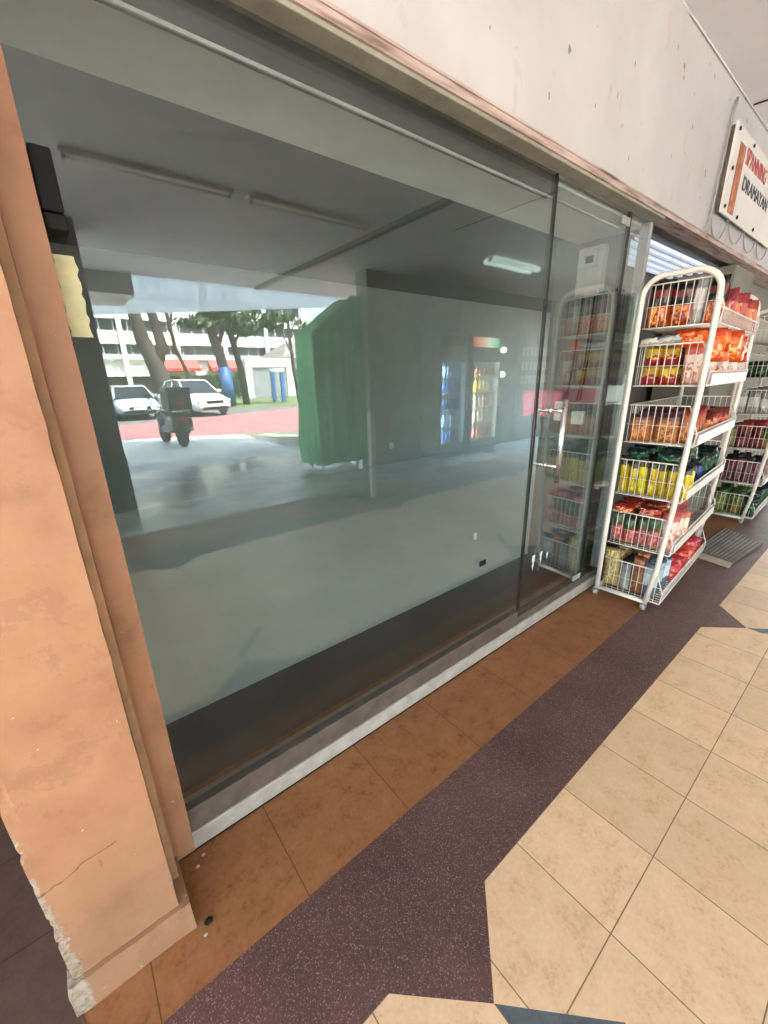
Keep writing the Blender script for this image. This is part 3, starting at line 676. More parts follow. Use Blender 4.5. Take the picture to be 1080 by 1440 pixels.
# bottom basket (tier 1) .. top basket (tier 6)
row('tan', N1, z_[0], fr(.075, .33, 4), [.245], .095, .275, .05, 'tan patterned tall snack packet at the back of the bottom basket of near rack')
row('greyslim', N1, z_[0], fr(.075, .33, 4), [.155], .055, .235, .045, 'slim grey packet in the middle of the bottom basket of near rack')
row('brown', N1, z_[0], fr(.075, .33, 4), [.085], .085, .27, .05, 'brown tall snack packet in the bottom basket of near rack')
row('bluewhite', N1, z_[0], fr(.075, .33, 4), [.005], .085, .25, .05, 'blue white film packet at the front of the bottom basket of near rack', ang=.2)
row('coral', N1, z_[0]+.0, fr(.46, 1.12, 6), [-.01], .12, .15, .085, 'coral red puffy bag lying in the front of the bottom basket of near rack', ang=.5, tilt=.35, cr=.009)
row('tan', N1, z_[0], fr(.44, 1.14, 8), [.11, .21], .09, .24, .05, 'tan patterned packet deep inside the bottom basket of near rack')
row('pinkgreen', N1, z_[1], fr(.07, .40, 5), fr(.03, .25, 4), .072, .20, .05, 'pink and green packet in the second basket from the bottom of near rack')
row('redfoil', N1, z_[1]+.205, fr(.09, .40, 3), fr(.08, .235, 2), .13, .06, .09, 'crumpled red orange foil bag heaped on the second lowest basket of near rack', ang=.6, tilt=.5, cr=.013)
row('palepink', N1, z_[1], fr(.10, .34, 3), [-.03], .10, .25, .06, 'pale pink packet leaning at the front of the second lowest basket of near rack', ang=.35, tilt=.2)
row('pinkgreen', N1, z_[1], fr(.50, 1.14, 8), [.12, .22], .09, .18, .05, 'pink and green packet toward the far end of the second lowest basket of near rack')
row('yellowbag', N1, z_[2], fr(.065, .33, 5), fr(-.005, .262, 6), .044, .235, .036, 'slim yellow packet with dark top in the third lowest basket of near rack', ang=.3)
row('greenfoil', N1, z_[2]+.16, fr(.14, .5, 3), fr(.05, .22, 2), .14, .12, .08, 'dark green foil bag heaped above the yellow packets of near rack', ang=.6, tilt=.4, cr=.012)
row('yellowbag', N1, z_[2], [.10, .19], [-.045], .08, .20, .05, 'wide yellow packet at the front edge of the third lowest basket of near rack', ang=.5)
row('blueb', N1, z_[2], fr(.42, .62, 3), [-.01, .09], .08, .15, .05, 'dark blue packet in the third lowest basket of near rack')
row('greenfoil', N1, z_[2], fr(.72, 1.14, 5), [.0, .11, .21], .10, .2, .06, 'green foil bag toward the far end of the third lowest basket of near rack', cr=.01, ang=.4)
row('biscuit', N1, z_[3], fr(.075, .40, 5), [.082, .215], .122, .185, .055, 'orange brown biscuit packet in the third highest basket of near rack')
row('brownred', N1, z_[3], fr(.08, .40, 5), [-.015], .06, .20, .05, 'brown and red packet at the front corner of the third highest basket of near rack', ang=.3)
row('redfoil', N1, z_[3], fr(.50, 1.14, 7), [.0], .13, .15, .08, 'red and white bag piled in the front of the third highest basket of near rack', ang=.5, tilt=.3, cr=.011)
row('greenpack', N1, z_[3], fr(.50, 1.14, 7), [.13, .22], .09, .16, .05, 'green packet behind the red bags of the third highest basket of near rack')
row('yelred', N1, z_[4], fr(.07, .40, 6), [.125, .215], .085, .105, .045, 'yellow and red packet in lower layer of the second highest basket of near rack')
row('yelred', N1, z_[4]+.107, fr(.07, .40, 6), [.135, .215], .08, .10, .045, 'yellow and red packet in upper layer of the second highest basket of near rack')
row('palepink', N1, z_[4], fr(.07, .40, 5), [.015], .10, .22, .055, 'pale pink packet at the front of the second highest basket of near rack')
row('silver', N1, z_[4]+.212, fr(.07, .34, 3), [.24, .14], .12, .05, .07, 'crumpled silver white film lying on the yellow packets of near rack', ang=.8, tilt=.5, cr=.015)
row('orangefoil', N1, z_[4]+.12, fr(.20, .98, 6), [-.02], .17, .17, .10, 'bright orange foil bag heaped at the front of the second highest basket of near rack', ang=.8, tilt=.45, cr=.014)
row('orangefoil', N1, z_[4]+.20, [.10, .24], [.05], .15, .10, .08, 'orange foil bag tucked under the top basket of near rack', ang=.5, tilt=.5, cr=.014)
row('palepink', N1, z_[4], fr(.50, 1.14, 8), [-.02, .09, .2], .10, .16, .05, 'pale packet under the orange bags of the second highest basket of near rack')
row('noodle', N1, z_[5], fr(.06, .50, 7), [.105, .225], .118, .245, .055, 'black and orange noodle packet in the top basket of near rack')
row('silver', N1, z_[5], [.062, .16, .26], [.04], .05, .25, .05, 'silver strip packet between noodle packets in the top basket of near rack', ang=.15, tilt=.1)
row('noodle', N1, z_[5], fr(.07, .30, 4), [-.015], .06, .235, .04, 'narrow black and orange packet at the front corner of the top basket of near rack')
row('redtop', N1, z_[5], fr(.36, 1.12, 9), [-.02, .06], .10, .20, .06, 'red and pink packet along the front of the top basket of near rack', ang=.2)
row('noodle', N1, z_[5], fr(.58, 1.12, 7), [.15, .24], .09, .22, .06, 'black and orange packet toward the far end of the top basket of near rack')
N2 = (RL2, R(2), 'far rack')
row('greenpack', N2, z_[0], fr(.075, .4, 4), [.09, .22], .11, .25, .06, 'green and brown packet in the bottom basket of farther rack')
row('greenfoil', N2, z_[0], fr(.075, .9, 7), [-.01], .12, .22, .08, 'teal green bag at the front of the bottom basket of farther rack', ang=.5, tilt=.2, cr=.01)
row('purple', N2, z_[1], fr(.07, .5, 6), fr(.0, .255, 5), .055, .24, .045, 'slim purple packet in the second lowest basket of farther rack', ang=.25)
row('darkred', N2, z_[2]+.10, fr(.08, .5, 4), [.06, .16], .11, .15, .05, 'dark red boxed packet stacked in the third lowest basket of farther rack')
row('greenpack', N2, z_[2], fr(.08, .5, 4), [.25, -.02], .09, .22, .05, 'green packet beside the dark red boxes of farther rack')
row('darkred', N2, z_[2], fr(.08, .5, 4), [.06, .16], .11, .10, .05, 'dark red packet in lower layer of the third lowest basket of farther rack')
row('greenfoil', N2, z_[4], fr(.08, .7, 5), [.03, .16, .25], .11, .15, .07, 'dark green foil bag in the second highest basket of farther rack', cr=.01, ang=.4)
row('silver', N2, z_[3], fr(.06, .8, 6), [.03, .15, .25], .11, .22, .05, 'grey film packet in the third highest basket of farther rack')

# ramp plate with batten between the racks
t = wthing('ramp_plate', 'grey ribbed ramp plate with pale batten on the floor between the racks', 'ramp', (4.4, .75, 0))
def rot(pts): return pts
b = MB(); b.prism([(4.10, .88), (4.02, .60), (4.72, .53), (4.98, .86)], .002, .022); wp(t, 'plate', b, pm('ramp_grey', srgb(104, 94, 88)[:3], .6, .2, 10))
b = MB()
for i in range(11):
    s_ = i/10; y = .545+.30*s_
    b.tube([(4.07+.08*s_, y+.055-.03*s_, .0235), (4.70+.24*s_, y, .0235)], .004, 5)
wp(t, 'rib', b, pm('ramp_rib', srgb(130, 120, 112)[:3], .5, .2, 10))
b = MB(); b.prism([(4.015, .88), (3.945, .60), (4.005, .595), (4.085, .88)], .002, .03); wp(t, 'batten', b, pm('pale_wood', srgb(176, 160, 142)[:3], .7, .15, 14))

# ------------------------------------------------------------------ open side of the walkway: column, canopy, lamps, opposite shop
def lamp(x0, x1, label, lit):
    t = wthing('batten_light', label, 'fluorescent light', (x0, -1.97, CZ-.06), 'batten lights along the walkway ceiling')
    b = MB(); b.prism_x([(-2.02, CZ-.001), (-1.92, CZ-.001), (-1.93, CZ-.03), (-2.01, CZ-.03)], x0, x1); wp(t, 'housing', b, M['white'])
    tm = pm('lit_tube', (.9, .9, .88), .3, .02, 5, emis=(.8, 1, .95), estr=.09) if lit else pm('unlit_tube', (.75, .76, .74), .2, .03, 5)
    for yy in ((-2.0, -1.94) if lit else (-1.97,)):
        if lit: yy = -1.97+(yy+1.97)*2.6
        b = MB(); b.tube([(x0+.04, yy, CZ-.052), (x1-.04, yy, CZ-.052)], .045 if lit else .012, 8); wp(t, 'tube', b, tm)
    b = MB()
    for xx in (x0+.02, x1-.04): b.box(xx, xx+.022, -1.99, -1.95, CZ-.066, CZ-.0305)
    wp(t, 'end_holder', b, M['grey'])
lamp(.44, 1.72, 'unlit white batten light on the walkway ceiling nearest the pillar', False)
lamp(1.86, 3.25, 'unlit batten light in the middle of the row on the walkway ceiling', False)
lamp(5.45, 6.65, 'lit batten light on the walkway ceiling near the drinks fridges', True)
b = MB(); b.rbox(3.42, 3.50, -5.7, -.9, CZ-.05, CZ-.001, .004); wmesh('cable_trunking', b, pm('trunking_grey', srgb(120, 118, 112)[:3], .6, .1, 8), 'grey cable trunking across the walkway ceiling', 'trunking', (3.46, -3, CZ))
t = wthing('square_column', 'grey square column with a dark painted foot across the walkway', 'column', (.32, -3.78, 0))
b = gridbox(.06, .60, -4.05, -3.51, .672, CZ-.002, .2); wp(t, 'shaft', b, pm('column_grey', srgb(120, 120, 116)[:3], .7, .12, 4))
b = gridbox(.05, .61, -4.06, -3.50, -.002, .67, .2); wp(t, 'painted_foot', b, pm('column_foot', srgb(66, 64, 62)[:3], .6, .2, 5))
# pale canopy outside, with an oblique outer edge
b = MB(); b.prism([(7.4, -5.805), (5.75, -7.15), (3.7, -9.0), (1.4, -10.9), (.2, -11.9), (.2, -5.805)], CZ+.02, CZ+.03)
k = NT('translucent_canopy'); k.n.remove(k.b)
d_ = k.node('ShaderNodeBsdfDiffuse'); d_.inputs[0].default_value = (.5, .54, .57, 1); tl = k.node('ShaderNodeBsdfTranslucent'); tl.inputs[0].default_value = (.55, .62, .66, 1)
mx = k.node('ShaderNodeMixShader'); mx.inputs[0].default_value = .38; k.link(d_.outputs[0], mx.inputs[1]); k.link(tl.outputs[0], mx.inputs[2]); tc_ = k.node('ShaderNodeBsdfTransparent'); tc_.inputs[0].default_value = (.52, .56, .60, 1); m3 = k.node('ShaderNodeMixShader'); m3.inputs[0].default_value = .5
k.link(mx.outputs[0], m3.inputs[1]); k.link(tc_.outputs[0], m3.inputs[2]); k.link(m3.outputs[0], k.n.get('Material Output').inputs[0])
wmesh('canopy_slab', b, k.m, 'pale canopy slab with a slanting outer edge beyond the walkway', 'canopy', (0, -7, CZ))
b = MB(); b.box(-.3, 1.45, -7.1, -5.81, CZ-.30, CZ+.018); wmesh('canopy_beam', b, pm('beam_pale', srgb(196, 194, 188)[:3], .8, .06, 1.2), 'pale concrete beam under the canopy at the left', 'beam', (0, -6, CZ))

# opposite shop wall with two drinks fridges
OY = -3.50
t = wthing('opposite_shop_wall', 'dark grey shop wall across the walkway behind the drinks fridges', 'wall', (9, OY, 0))
b = MB(); b.box(4.36, 16, OY-.3, OY, -.003, CZ-.002); wp(t, 'wall_panel', b, pm('opposite_wall', srgb(156, 156, 150)[:3], .8, .1, 1.5))
BOT = {}
def bottle(h, r, colr, nm, tip):
    k_ = (nm, h, r)
    if k_ in BOT: c = BOT[k_].copy(); COL.objects.link(c); return c
    b = MB()
    if tip: b.lathe([(r*.8, 0), (r, .008), (r, h*.62), (r*.9, h*.72), (r*.42, h*.86), (r*.42, h*.97), (r*.36, h)], n=10)
    else: b.lathe([(r*.85, 0), (r, .008), (r, h*.93), (r*.85, h)], n=10)
    o = b.build('bottle' if tip else 'drink_can', pm(nm, colr, .25, .05, 20)); BOT[k_] = o; return o
def fridge(x0, x1, header_mat, light, lcol, lstr, label, kinds, where):
    t = wthing('drinks_fridge', label, 'drinks fridge', ((x0+x1)/2, OY+.3, 0), 'drinks fridges by the opposite wall')
    y0, y1 = OY+.002, OY+.52
    b = MB(); b.box(x0, x0+.04, y0, y1-.04, .10, 2.25); b.box(x1-.04, x1, y0, y1-.04, .10, 2.25); b.box(x0+.0405, x1-.0405, y0, y0+.03, .10, 2.25)
    b.box(x0+.0405, x1-.0405, y0+.0305, y1-.041, .10, .24); b.box(x0+.0405, x1-.0405, y0+.0305, y1-.041, 1.78, 2.25)
    wp(t, 'cabinet', b, pm('fridge_grey', (.34, .34, .35), .4, .1, 6))
    b = MB(); b.box(x0+.04, x1-.06, y1-.0395, y1-.01, 2.02, 2.19); hp = wp(t, 'header_sign', b, header_mat)
    b = MB(); b.box(x0+.02, x1-.02, y0, y1-.06, 0, .095); wp(t, 'base', b, M['black'])
    b = MB()
    fx = .05
    b.box(x0+.005, x0+fx, y1-.0395, y1-.005, .22, 1.80); b.box(x1-fx, x1-.005, y1-.0395, y1-.005, .22, 1.80)
    b.box(x0+fx+.0005, x1-fx-.0005, y1-.0395, y1-.005, .22, .27); b.box(x0+fx+.0005, x1-fx-.0005, y1-.0395, y1-.005, 1.745, 1.80)
    dr = wp(t, 'door', b, M['grey'])
    b = MB(); b.box(x0+fx, x1-fx, y1-.022, y1-.017, .272, 1.743); wsub(t, dr, 'door_glass', b, M['clear'])
    b = MB(); b.tube([(x1-.03, y1+.03, .9), (x1-.03, y1+.03, 1.3)], .012, 8); b.tube([(x1-.03, y1-.004, .93), (x1-.03, y1+.03, .93)], .008, 6); b.tube([(x1-.03, y1-.004, 1.27), (x1-.03, y1+.03, 1.27)], .008, 6); wsub(t, dr, 'handle', b, M['chrome'])
    b = MB(); b.rbox(x0+.056, x0+.086, y1-.075, y1-.045, .29, 1.73, .004); wp(t, 'light_strip', b, pm('strip'+light, lcol, .3, .02, 4, emis=lcol, estr=lstr))
    for i in range(5):
        z = .30+.30*i
        b = MB(); b.box(x0+.041, x1-.041, y0+.04, y1-.09, z-.012, z); b.rbox(x0+.09, x1-.05, y1-.089, y1-.082, z-.018, z+.012, .002); wp(t, 'shelf', b, M['white'])
        nk = kinds[i % len(kinds)]
        n = 6
        for q in range(n):
            o = bottle(nk[1], nk[2], nk[0], nk[3], nk[4])
            o.location = (x0+.13+(x1-x0-.22)*q/(n-1), y1-.15, z+.0005)
            tag(o, f"{nk[5]} on the {['bottom', 'second lowest', 'middle', 'second highest', 'top'][i]} shelf of the {where}", 'bottle' if nk[4] else 'drink can', f"{nk[5]} on shelf {['one', 'two', 'three', 'four', 'five'][i]} of the {where}")
    return t
k = NT('lit_header'); X, Y, Z = k.sep('Generated')
hc = k.ramp(X, [(.0, (.8, .12, .08)), (.3, (1, .55, .4)), (.55, (1, 1, .8)), (.8, (.35, .9, .45)), (1, (.1, .4, .2))])
LITH = k.done(hc, .4, emis=hc, estr=.14)
fridge(5.55, 6.28, pm('unlit_header', srgb(120, 112, 104)[:3], .4, .1, 5), '_blue', (.55, .75, 1.0), 12.0, 'blue lit drinks fridge with an unlit header, left of the pair', [((.10, .2, .4), .24, .032, 'bottle_blue', True, 'blue bottle'), ((.5, .6, .7), .22, .034, 'bottle_pale', True, 'pale clear bottle'), ((.08, .14, .25), .2, .034, 'can_navy', False, 'navy can')], 'blue lit fridge')
fridge(6.42, 7.30, LITH, '_white', (1, .97, .88), 18.0, 'white lit drinks fridge with a glowing red and green header', [((.6, .12, .08), .22, .034, 'bottle_red', True, 'red bottle'), ((.7, .66, .55), .24, .032, 'bottle_cream', True, 'cream bottle'), ((.75, .72, .66), .24, .032, 'bottle_white', True, 'white bottle'), ((.75, .55, .06), .22, .034, 'bottle_yellow', True, 'yellow bottle'), ((.6, .2, .12), .15, .034, 'can_red', False, 'red can')], 'white lit fridge')
for i, zz in enumerate((2.02, 1.52)):
    t = wthing('wall_lamp', ['small round white lamp on the opposite wall right of the fridges, upper one', 'small round white lamp on the opposite wall, below the upper lamp'][i], 'lamp', (7.95, OY+.05, zz))
    b = MB(); b.lathe([(.03, 0), (.055, .02), (.06, .05), (.045, .09), (.01, .11)], (7.95, OY+.03, zz), 14, 'Y'); wp(t, 'globe', b, pm('globe_lit', (.95, .95, .92), .3, .02, 5, emis=(1, 1, .95), estr=.9))
    b = MB(); b.lathe([(.045, 0), (.045, .028)], (7.95, OY+.0005, zz), 12, 'Y'); wp(t, 'base', b, M['grey'])
t = wthing('goods_stand', 'dark goods stand with hanging white tags by the opposite wall', 'stand', (8.9, OY+.25, 0))
b = MB()
for xx in (8.3, 9.5): b.tube([(xx, OY+.25, 0), (xx, OY+.25, 2.15)], .018, 8)
for zz in (1.5, 1.8, 2.1): b.tube([(8.3, OY+.25, zz), (9.5, OY+.25, zz)], .012, 8)
wp(t, 'frame', b, M['grey'])
for zz in (1.5, 1.8, 2.1):
    for q in range(7):
        b = MB(); xx = 8.42+.16*q; b.rbox(xx, xx+.09, OY+.235, OY+.245, zz-.20, zz-.02, .003); wp(t, 'hanging_tag', b, M['white'])
# pink cloth covered table
def cloth_box(x0, x1, y0, y1, z0, ztop, amp=.02, n=40, rows=10, top=None, seed=0, taper=0):
    """fabric draped over a block: wavy sides with vertical folds, sagging top"""
    per = []
    L = [(x0, y0), (x1, y0), (x1, y1), (x0, y1)]
    for a in range(4):
        p, q = L[a], L[(a+1) % 4]
        for i in range(n//4): per.append((p[0]+(q[0]-p[0])*i/(n/4), p[1]+(q[1]-p[1])*i/(n/4)))
    m = len(per); cx, cy_ = (x0+x1)/2, (y0+y1)/2; vs = []; fs = []
    T = top or (lambda x, y: ztop)
    for j in range(rows+1):
        s = j/rows
        for i, (x, y) in enumerate(per):
            d = Vector((x-cx, y-cy_, 0)); d.normalize()
            w = amp*(1.15-s)*(noise.noise(Vector((x*6, y*6, s*1.2+seed)))+.5*noise.noise(Vector((x*17, y*17, s*2+seed))))*2
            tp = 1-taper*s
            z = z0+(T(x, y)-z0)*s+(.03*noise.noise(Vector((x*5, y*5, seed))) if j == 0 else 0)
            vs.append((cx+(x-cx)*tp+d.x*w, cy_+(y-cy_)*tp+d.y*w, z))
    for j in range(rows):
        for i in range(m): fs.append((j*m+i, j*m+(i+1) % m, (j+1)*m+(i+1) % m, (j+1)*m+i))
    o = rows*m; K = 4; last = [o+i for i in range(m)]
    for r_ in range(1, K+1):
        f = 1-r_/(K+.001); cur = []
        for i in range(m):
            x, y, _ = vs[o+i]; xx, yy = cx+(x-cx)*f, cy_+(y-cy_)*f
            vs.append((xx, yy, T(xx, yy)+amp*.8*noise.noise(Vector((xx*5, yy*5, seed+3))))); cur.append(len(vs)-1)
        for i in range(m): fs.append((last[i], last[(i+1) % m], cur[(i+1) % m], cur[i]))
        last = cur
    b = MB(); b.add(vs, fs, 0, True); return b
b = cloth_box(7.55, 8.95, -2.6, -1.75, .72, 1.2, .03, 48, 6, seed=4); wmesh('pink_cloth', b, pm('pink_fabric', (.80, .11, .20), .7, .15, 9), 'pink cloth draped over a stall table by the opposite shop', 'cloth', (8.2, -2.2, .7))
t = wthing('stall_table', 'folding stall table under the pink cloth', 'table', (8.2, -2.2, 0))
b = MB(); b.box(7.62, 8.88, -2.53, -1.82, 1.10, 1.14); wp(t, 'tabletop', b, M['grey'])
for xx in (7.68, 8.82):
    for yy in (-2.47, -1.88): b = MB(); b.tube([(xx, yy, 0.002), (xx, yy, 1.0995)], .018, 8); wp(t, 'leg', b, M['grey'])

# green tarpaulin over a stall at the wall end
def ttop(x, y): return 2.20+.56*max(0, min(1, (x-3.40)/.80))
tm = NT('green_tarp'); tn = tm.noise(7, 5)
tm.bump(tm.noise(8, 6, .7), .9, .06)
tarpm = tm.done(tm.ramp(tn, [(.3, (.08, .52, .18)), (.7, (.18, .80, .36))]), .42)
b = cloth_box(3.40, 4.34, -4.25, -3.66, .10, 2.2, .075, 144, 34, ttop, 2)
wmesh('green_tarp', b, tarpm, 'green tarpaulin draped over a tall stall across the walkway', 'tarpaulin', (3.85, -4.1, .1))
t = wthing('covered_stall', 'metal stall frame standing under the green tarpaulin', 'stall', (3.85, -4.1, 0))
for xx in (3.50, 4.24):
    for yy in (-4.15, -3.78): b = MB(); b.tube([(xx, yy, .0), (xx, yy, 2.0)], .02, 8); wp(t, 'post', b, M['grey'])
b = MB(); b.box(3.48, 4.25, -4.16, -3.77, .9, .94); wp(t, 'counter', b, M['grey'])
# white bollard on a black base
t = wthing('white_bollard', 'slim white post standing on a square black base across the walkway', 'bollard', (3.06, -1.78, 0))
b = MB(); b.prism([(2.80, -2.02), (3.27, -2.12), (3.40, -1.74), (2.98, -1.62)], .001, .03); wp(t, 'base_plate', b, M['black'])
b = MB(); b.rbox(3.03, 3.10, -1.79, -1.73, .0302, 1.12, .012); wp(t, 'post', b, M['white'])

# ------------------------------------------------------------------ outdoors
b = MB(); b.sheet([(-5, -14.4), (1.57, -11.4), (6.14, -9.3), (30, 1.5), (45, -30), (17, -22), (11.8, -19.9), (2.3, -16.6)], -.010)
k = NT('brick_paving'); bt = k.node('ShaderNodeTexBrick'); bt.inputs['Scale'].default_value = 6; k.link(k.coord(), bt.inputs[0])
bt.inputs['Color1'].default_value = (.26, .085, .085, 1); bt.inputs['Color2'].default_value = (.20, .06, .065, 1); bt.inputs['Mortar'].default_value = (.26, .18, .17, 1)
struct('brick_road', b, k.done(bt.outputs[0], .8))
b = MB(); b.sheet([(4.2, -5.75), (14, -5.75), (20, -3.4), (6.14, -9.31), (4.4, -10.1)], -.006)
k = NT('turf_pavers'); vv = k.voro(2.4, 'Distance')
struct('turf_pavers', b, k.done(k.ramp(vv, [(.40, (.36, .34, .30)), (.62, (.12, .13, .08))]), .9))
b = MB(); b.sheet([(-40, -60), (60, -60), (60, -24), (19, -24.6), (11.8, -22), (6, -23), (-40, -23)], -.02)
struct('grass_verge', b, pm('grass_ground', (.10, .13, .045), .95, .3, .9))

def leafcloud(mb, c, rad, n, size, seed, mi=0):
    rnd = random.Random(seed)
    cl = [Vector((rnd.uniform(-1, 1), rnd.uniform(-1, 1), rnd.uniform(-.8, .9))) for _ in range(11)]
    for i in range(n):
        q = rnd.choice(cl)*.72; p = q+Vector((rnd.gauss(0, .22), rnd.gauss(0, .22), rnd.gauss(0, .16)))
        P = Vector((c[0]+p.x*rad[0], c[1]+p.y*rad[1], c[2]+p.z*rad[2]))
        a = Vector((rnd.uniform(-1, 1), rnd.uniform(-1, 1), rnd.uniform(-.6, .6))).normalized(); u = a.orthogonal().normalized()*size*rnd.uniform(.6, 1.3); w = a.cross(u).normalized()*size*.55
        mb.add([P-u, P+w*.9, P+u, P-w*.9], [(0, 1, 2, 3)], mi)
    return mb
k = NT('leaf_green'); g_ = k.node('ShaderNodeNewGeometry')
wnz = k.noise(1.3, 3)
LEAF = k.done(k.ramp(wnz, [(.3, (.022, .05, .014)), (.55, (.05, .10, .025)), (.75, (.10, .16, .045))]), .6)
BARK = pm('tree_bark', (.085, .065, .052), .9, .3, 5, bump=.5, bscale=18)
def tree(loc, trunkpts, rads, limbs, crowns, label, seed, wrap=None, n=420):
    t = wthing('street_tree', label, 'tree', loc)
    b = MB(); b.tube(trunkpts, rads, 10)
    for pts, rr in limbs: b.tube(pts, rr, 8)
    wp(t, 'trunk', b, BARK)
    b = MB()
    for i, (c, rad) in enumerate(crowns): leafcloud(b, c, rad, n, .2, seed*31+i)
    if crowns: wp(t, 'crown', b, LEAF)
    if wrap:
        b = MB(); x, y, z0, z1, r = wrap; b.tube([(x, y, z0), (x-.1, y, z1)], r, 12); wp(t, 'blue_wrap', b, pm('blue_wrap', (.05, .13, .30), .5, .1, 6))
    return t
tree((5.35, -24.6, 0), [(5.45, -24.6, -.02), (5.35, -24.6, 1.6), (5.15, -24.6, 2.6), (4.75, -24.6, 3.8), (4.55, -24.6, 5.3), (4.5, -24.6, 8)], [.62, .5, .46, .36, .30, .2],
     [([(5.2, -24.6, 2.4), (5.65, -24.5, 3.5), (5.5, -24.5, 4.7), (5.25, -24.5, 6.2), (5.3, -24.5, 8)], [.34, .30, .25, .2, .14])],
     [((4.6, -24.6, 9), (3.4, 3, 2.2)), ((6.2, -24.4, 8.6), (2.6, 2.4, 1.8))], 'thick forked tree trunk behind the silver car', 1)
tree((7.1, -25.2, 0), [(7.15, -25.2, 0), (6.95, -25.2, 2), (6.5, -25.2, 3.4), (6.35, -25.2, 5), (6.0, -25.2, 8)], [.12, .11, .1, .09, .06], [([(6.4, -25.2, 4.5), (6.9, -25.2, 6.5)], [.06, .03])], [((6.2, -25.2, 8.3), (2, 2, 1.3))], 'thin crooked sapling between the two parked cars', 2, n=260)
tree((9.1, -25.0, 0), [(9.2, -25, 0), (9.05, -25, 2.4), (8.7, -25, 4.0), (8.5, -25, 6), (8.4, -25, 8.5)], [.34, .31, .28, .24, .16], [([(8.85, -25, 3.6), (9.8, -25, 5.4), (10.6, -25, 7)], [.14, .1, .05]), ([(8.6, -25, 4.6), (7.6, -25, 6.4)], [.1, .05])],
     [((8.6, -25, 8.4), (3, 2.6, 2)), ((10.2, -25.2, 5.0), (1.5, 1.4, .8)), ((8.0, -24.6, 5.1), (1.3, 1.2, .7)), ((9.2, -24.8, 5.6), (1.6, 1.2, .7))], 'leafy tree with a blue wrapped lower trunk beside the white car', 3, (9.18, -25, .05, 2.4, .37))
tree((10.6, -26.2, 0), [(10.7, -26.2, 0), (10.6, -26.2, 2.2), (10.2, -26.2, 4.4), (10.1, -26.2, 8)], [.24, .22, .19, .13], [([(10.3, -26.2, 3.8), (11.6, -26.2, 5.8), (12.4, -26.2, 6.4)], [.1, .07, .04])], [((11.9, -26.3, 5.3), (1.9, 1.5, .8)), ((10.2, -26, 8.2), (2.6, 2, 1.6))], 'dark slender tree just right of the blue wrapped tree', 4)
tree((14.0, -25.0, 0), [(14.1, -25, 0), (13.9, -25, 2), (13.75, -25, 4), (13.7, -25, 7.5)], [.14, .13, .11, .07], [([(13.8, -25, 3.2), (13.2, -25, 4.6), (12.9, -25, 5.6)], [.05, .04, .02]), ([(13.75, -25, 4.2), (14.4, -25, 5.6)], [.05, .03])], [((13.5, -25, 5.2), (1.3, 1.1, .7)), ((13.9, -25, 8), (2, 1.8, 1.3))], 'thin dark tree near the green tarpaulin edge', 5, n=200)
for i, (x, y, s_) in enumerate(((8.4, -36, 1.0), (11.6, -37, 1.2), (13.3, -36.5, 1.3), (6.6, -27, .8))):
    b = leafcloud(MB(), (x, y, s_*.9), (1.2*s_, .8, s_), 420, .16, 90+i)
    wmesh('leafy_shrub', b, LEAF, ['small leafy shrub under the red awning', 'leafy shrub in front of the red awning', 'tall leafy shrub at the gap between the red awnings', 'low leafy shrub at the foot of the forked trunk'][i], 'shrub', (x, y, 0))

# white slab building with window bands, red awnings over its shops
def building():
    Y0 = -45.0
    t = wthing('slab_building', 'long white building with dark window bands beyond the car park', 'building', (9, Y0, 0))
    wh = pm('white_render', srgb(226, 226, 222)[:3], .8, .05, .4); wd = pm('window_band', (.07, .08, .085), .2, .35, .8); shp = pm('shop_dark', (.10, .085, .08), .6, .4, .6)
    b = MB(); b.box(-16, 25.5, Y0-10, Y0-.6, 0, 13.5); b.box(-16, 25.5, Y0-.5995, Y0, 3.75, 4.2); b.box(-16, 25.5, Y0-.5995, Y0, 5.1, 6.25); b.box(-16, 25.5, Y0-.5995, Y0, 7.25, 8.6); b.box(-16, 25.5, Y0-.5995, Y0, 9.6, 10.9); b.box(-16, 25.5, Y0-.5995, Y0, 11.9, 13.5)
    b.box(-16, 25.5, Y0-.5995, Y0, 2.2, 2.6)
    wp(t, 'wall', b, wh)
    for z0, z1 in ((4.2, 5.1), (6.25, 7.25), (8.6, 9.6), (10.9, 11.9)):
        b = MB(); b.box(-15.9, 25.4, Y0-.5995, Y0-.3, z0+.001, z1-.001); o = wp(t, 'window_band', b, wd)
        b = MB()
        for q in range(36): xx = -15.5+1.14*q; b.box(xx, xx+.06, Y0-.2995, Y0-.25, z0+.001, z1-.001)
        wsub(t, o, 'mullion', b, wh)
    b = MB(); b.box(-15.9, 25.4, Y0-.5995, Y0-.4, .001, 2.199); wp(t, 'shop_front', b, shp)
    b = MB()
    for q in range(9): xx = -12.6+4.75*q; b.box(xx, xx+.42, Y0+.001, Y0+.25, 0, 13.4)
    wp(t, 'pilaster', b, wh)
    red = pm('red_awning', (.55, .07, .06), .6, .1, 1)
    for x0, x1 in ((9.0, 12.9), (14.0, 17.3)):
        b = MB(); b.prism_x([(Y0+.26, 3.7), (Y0+1.5, 2.9), (Y0+1.5, 2.62), (Y0+.26, 2.62)], x0, x1); wp(t, 'awning', b, red)
    return t
building()
t = wthing('low_house', 'low white house with a grey tiled roof right of the slab building', 'house', (24, -38, 0))
b = MB(); b.box(19.2, 27, -44, -37.2, 0, 3.6); wp(t, 'wall', b, pm('house_white', srgb(214, 214, 208)[:3], .8, .06, .5))
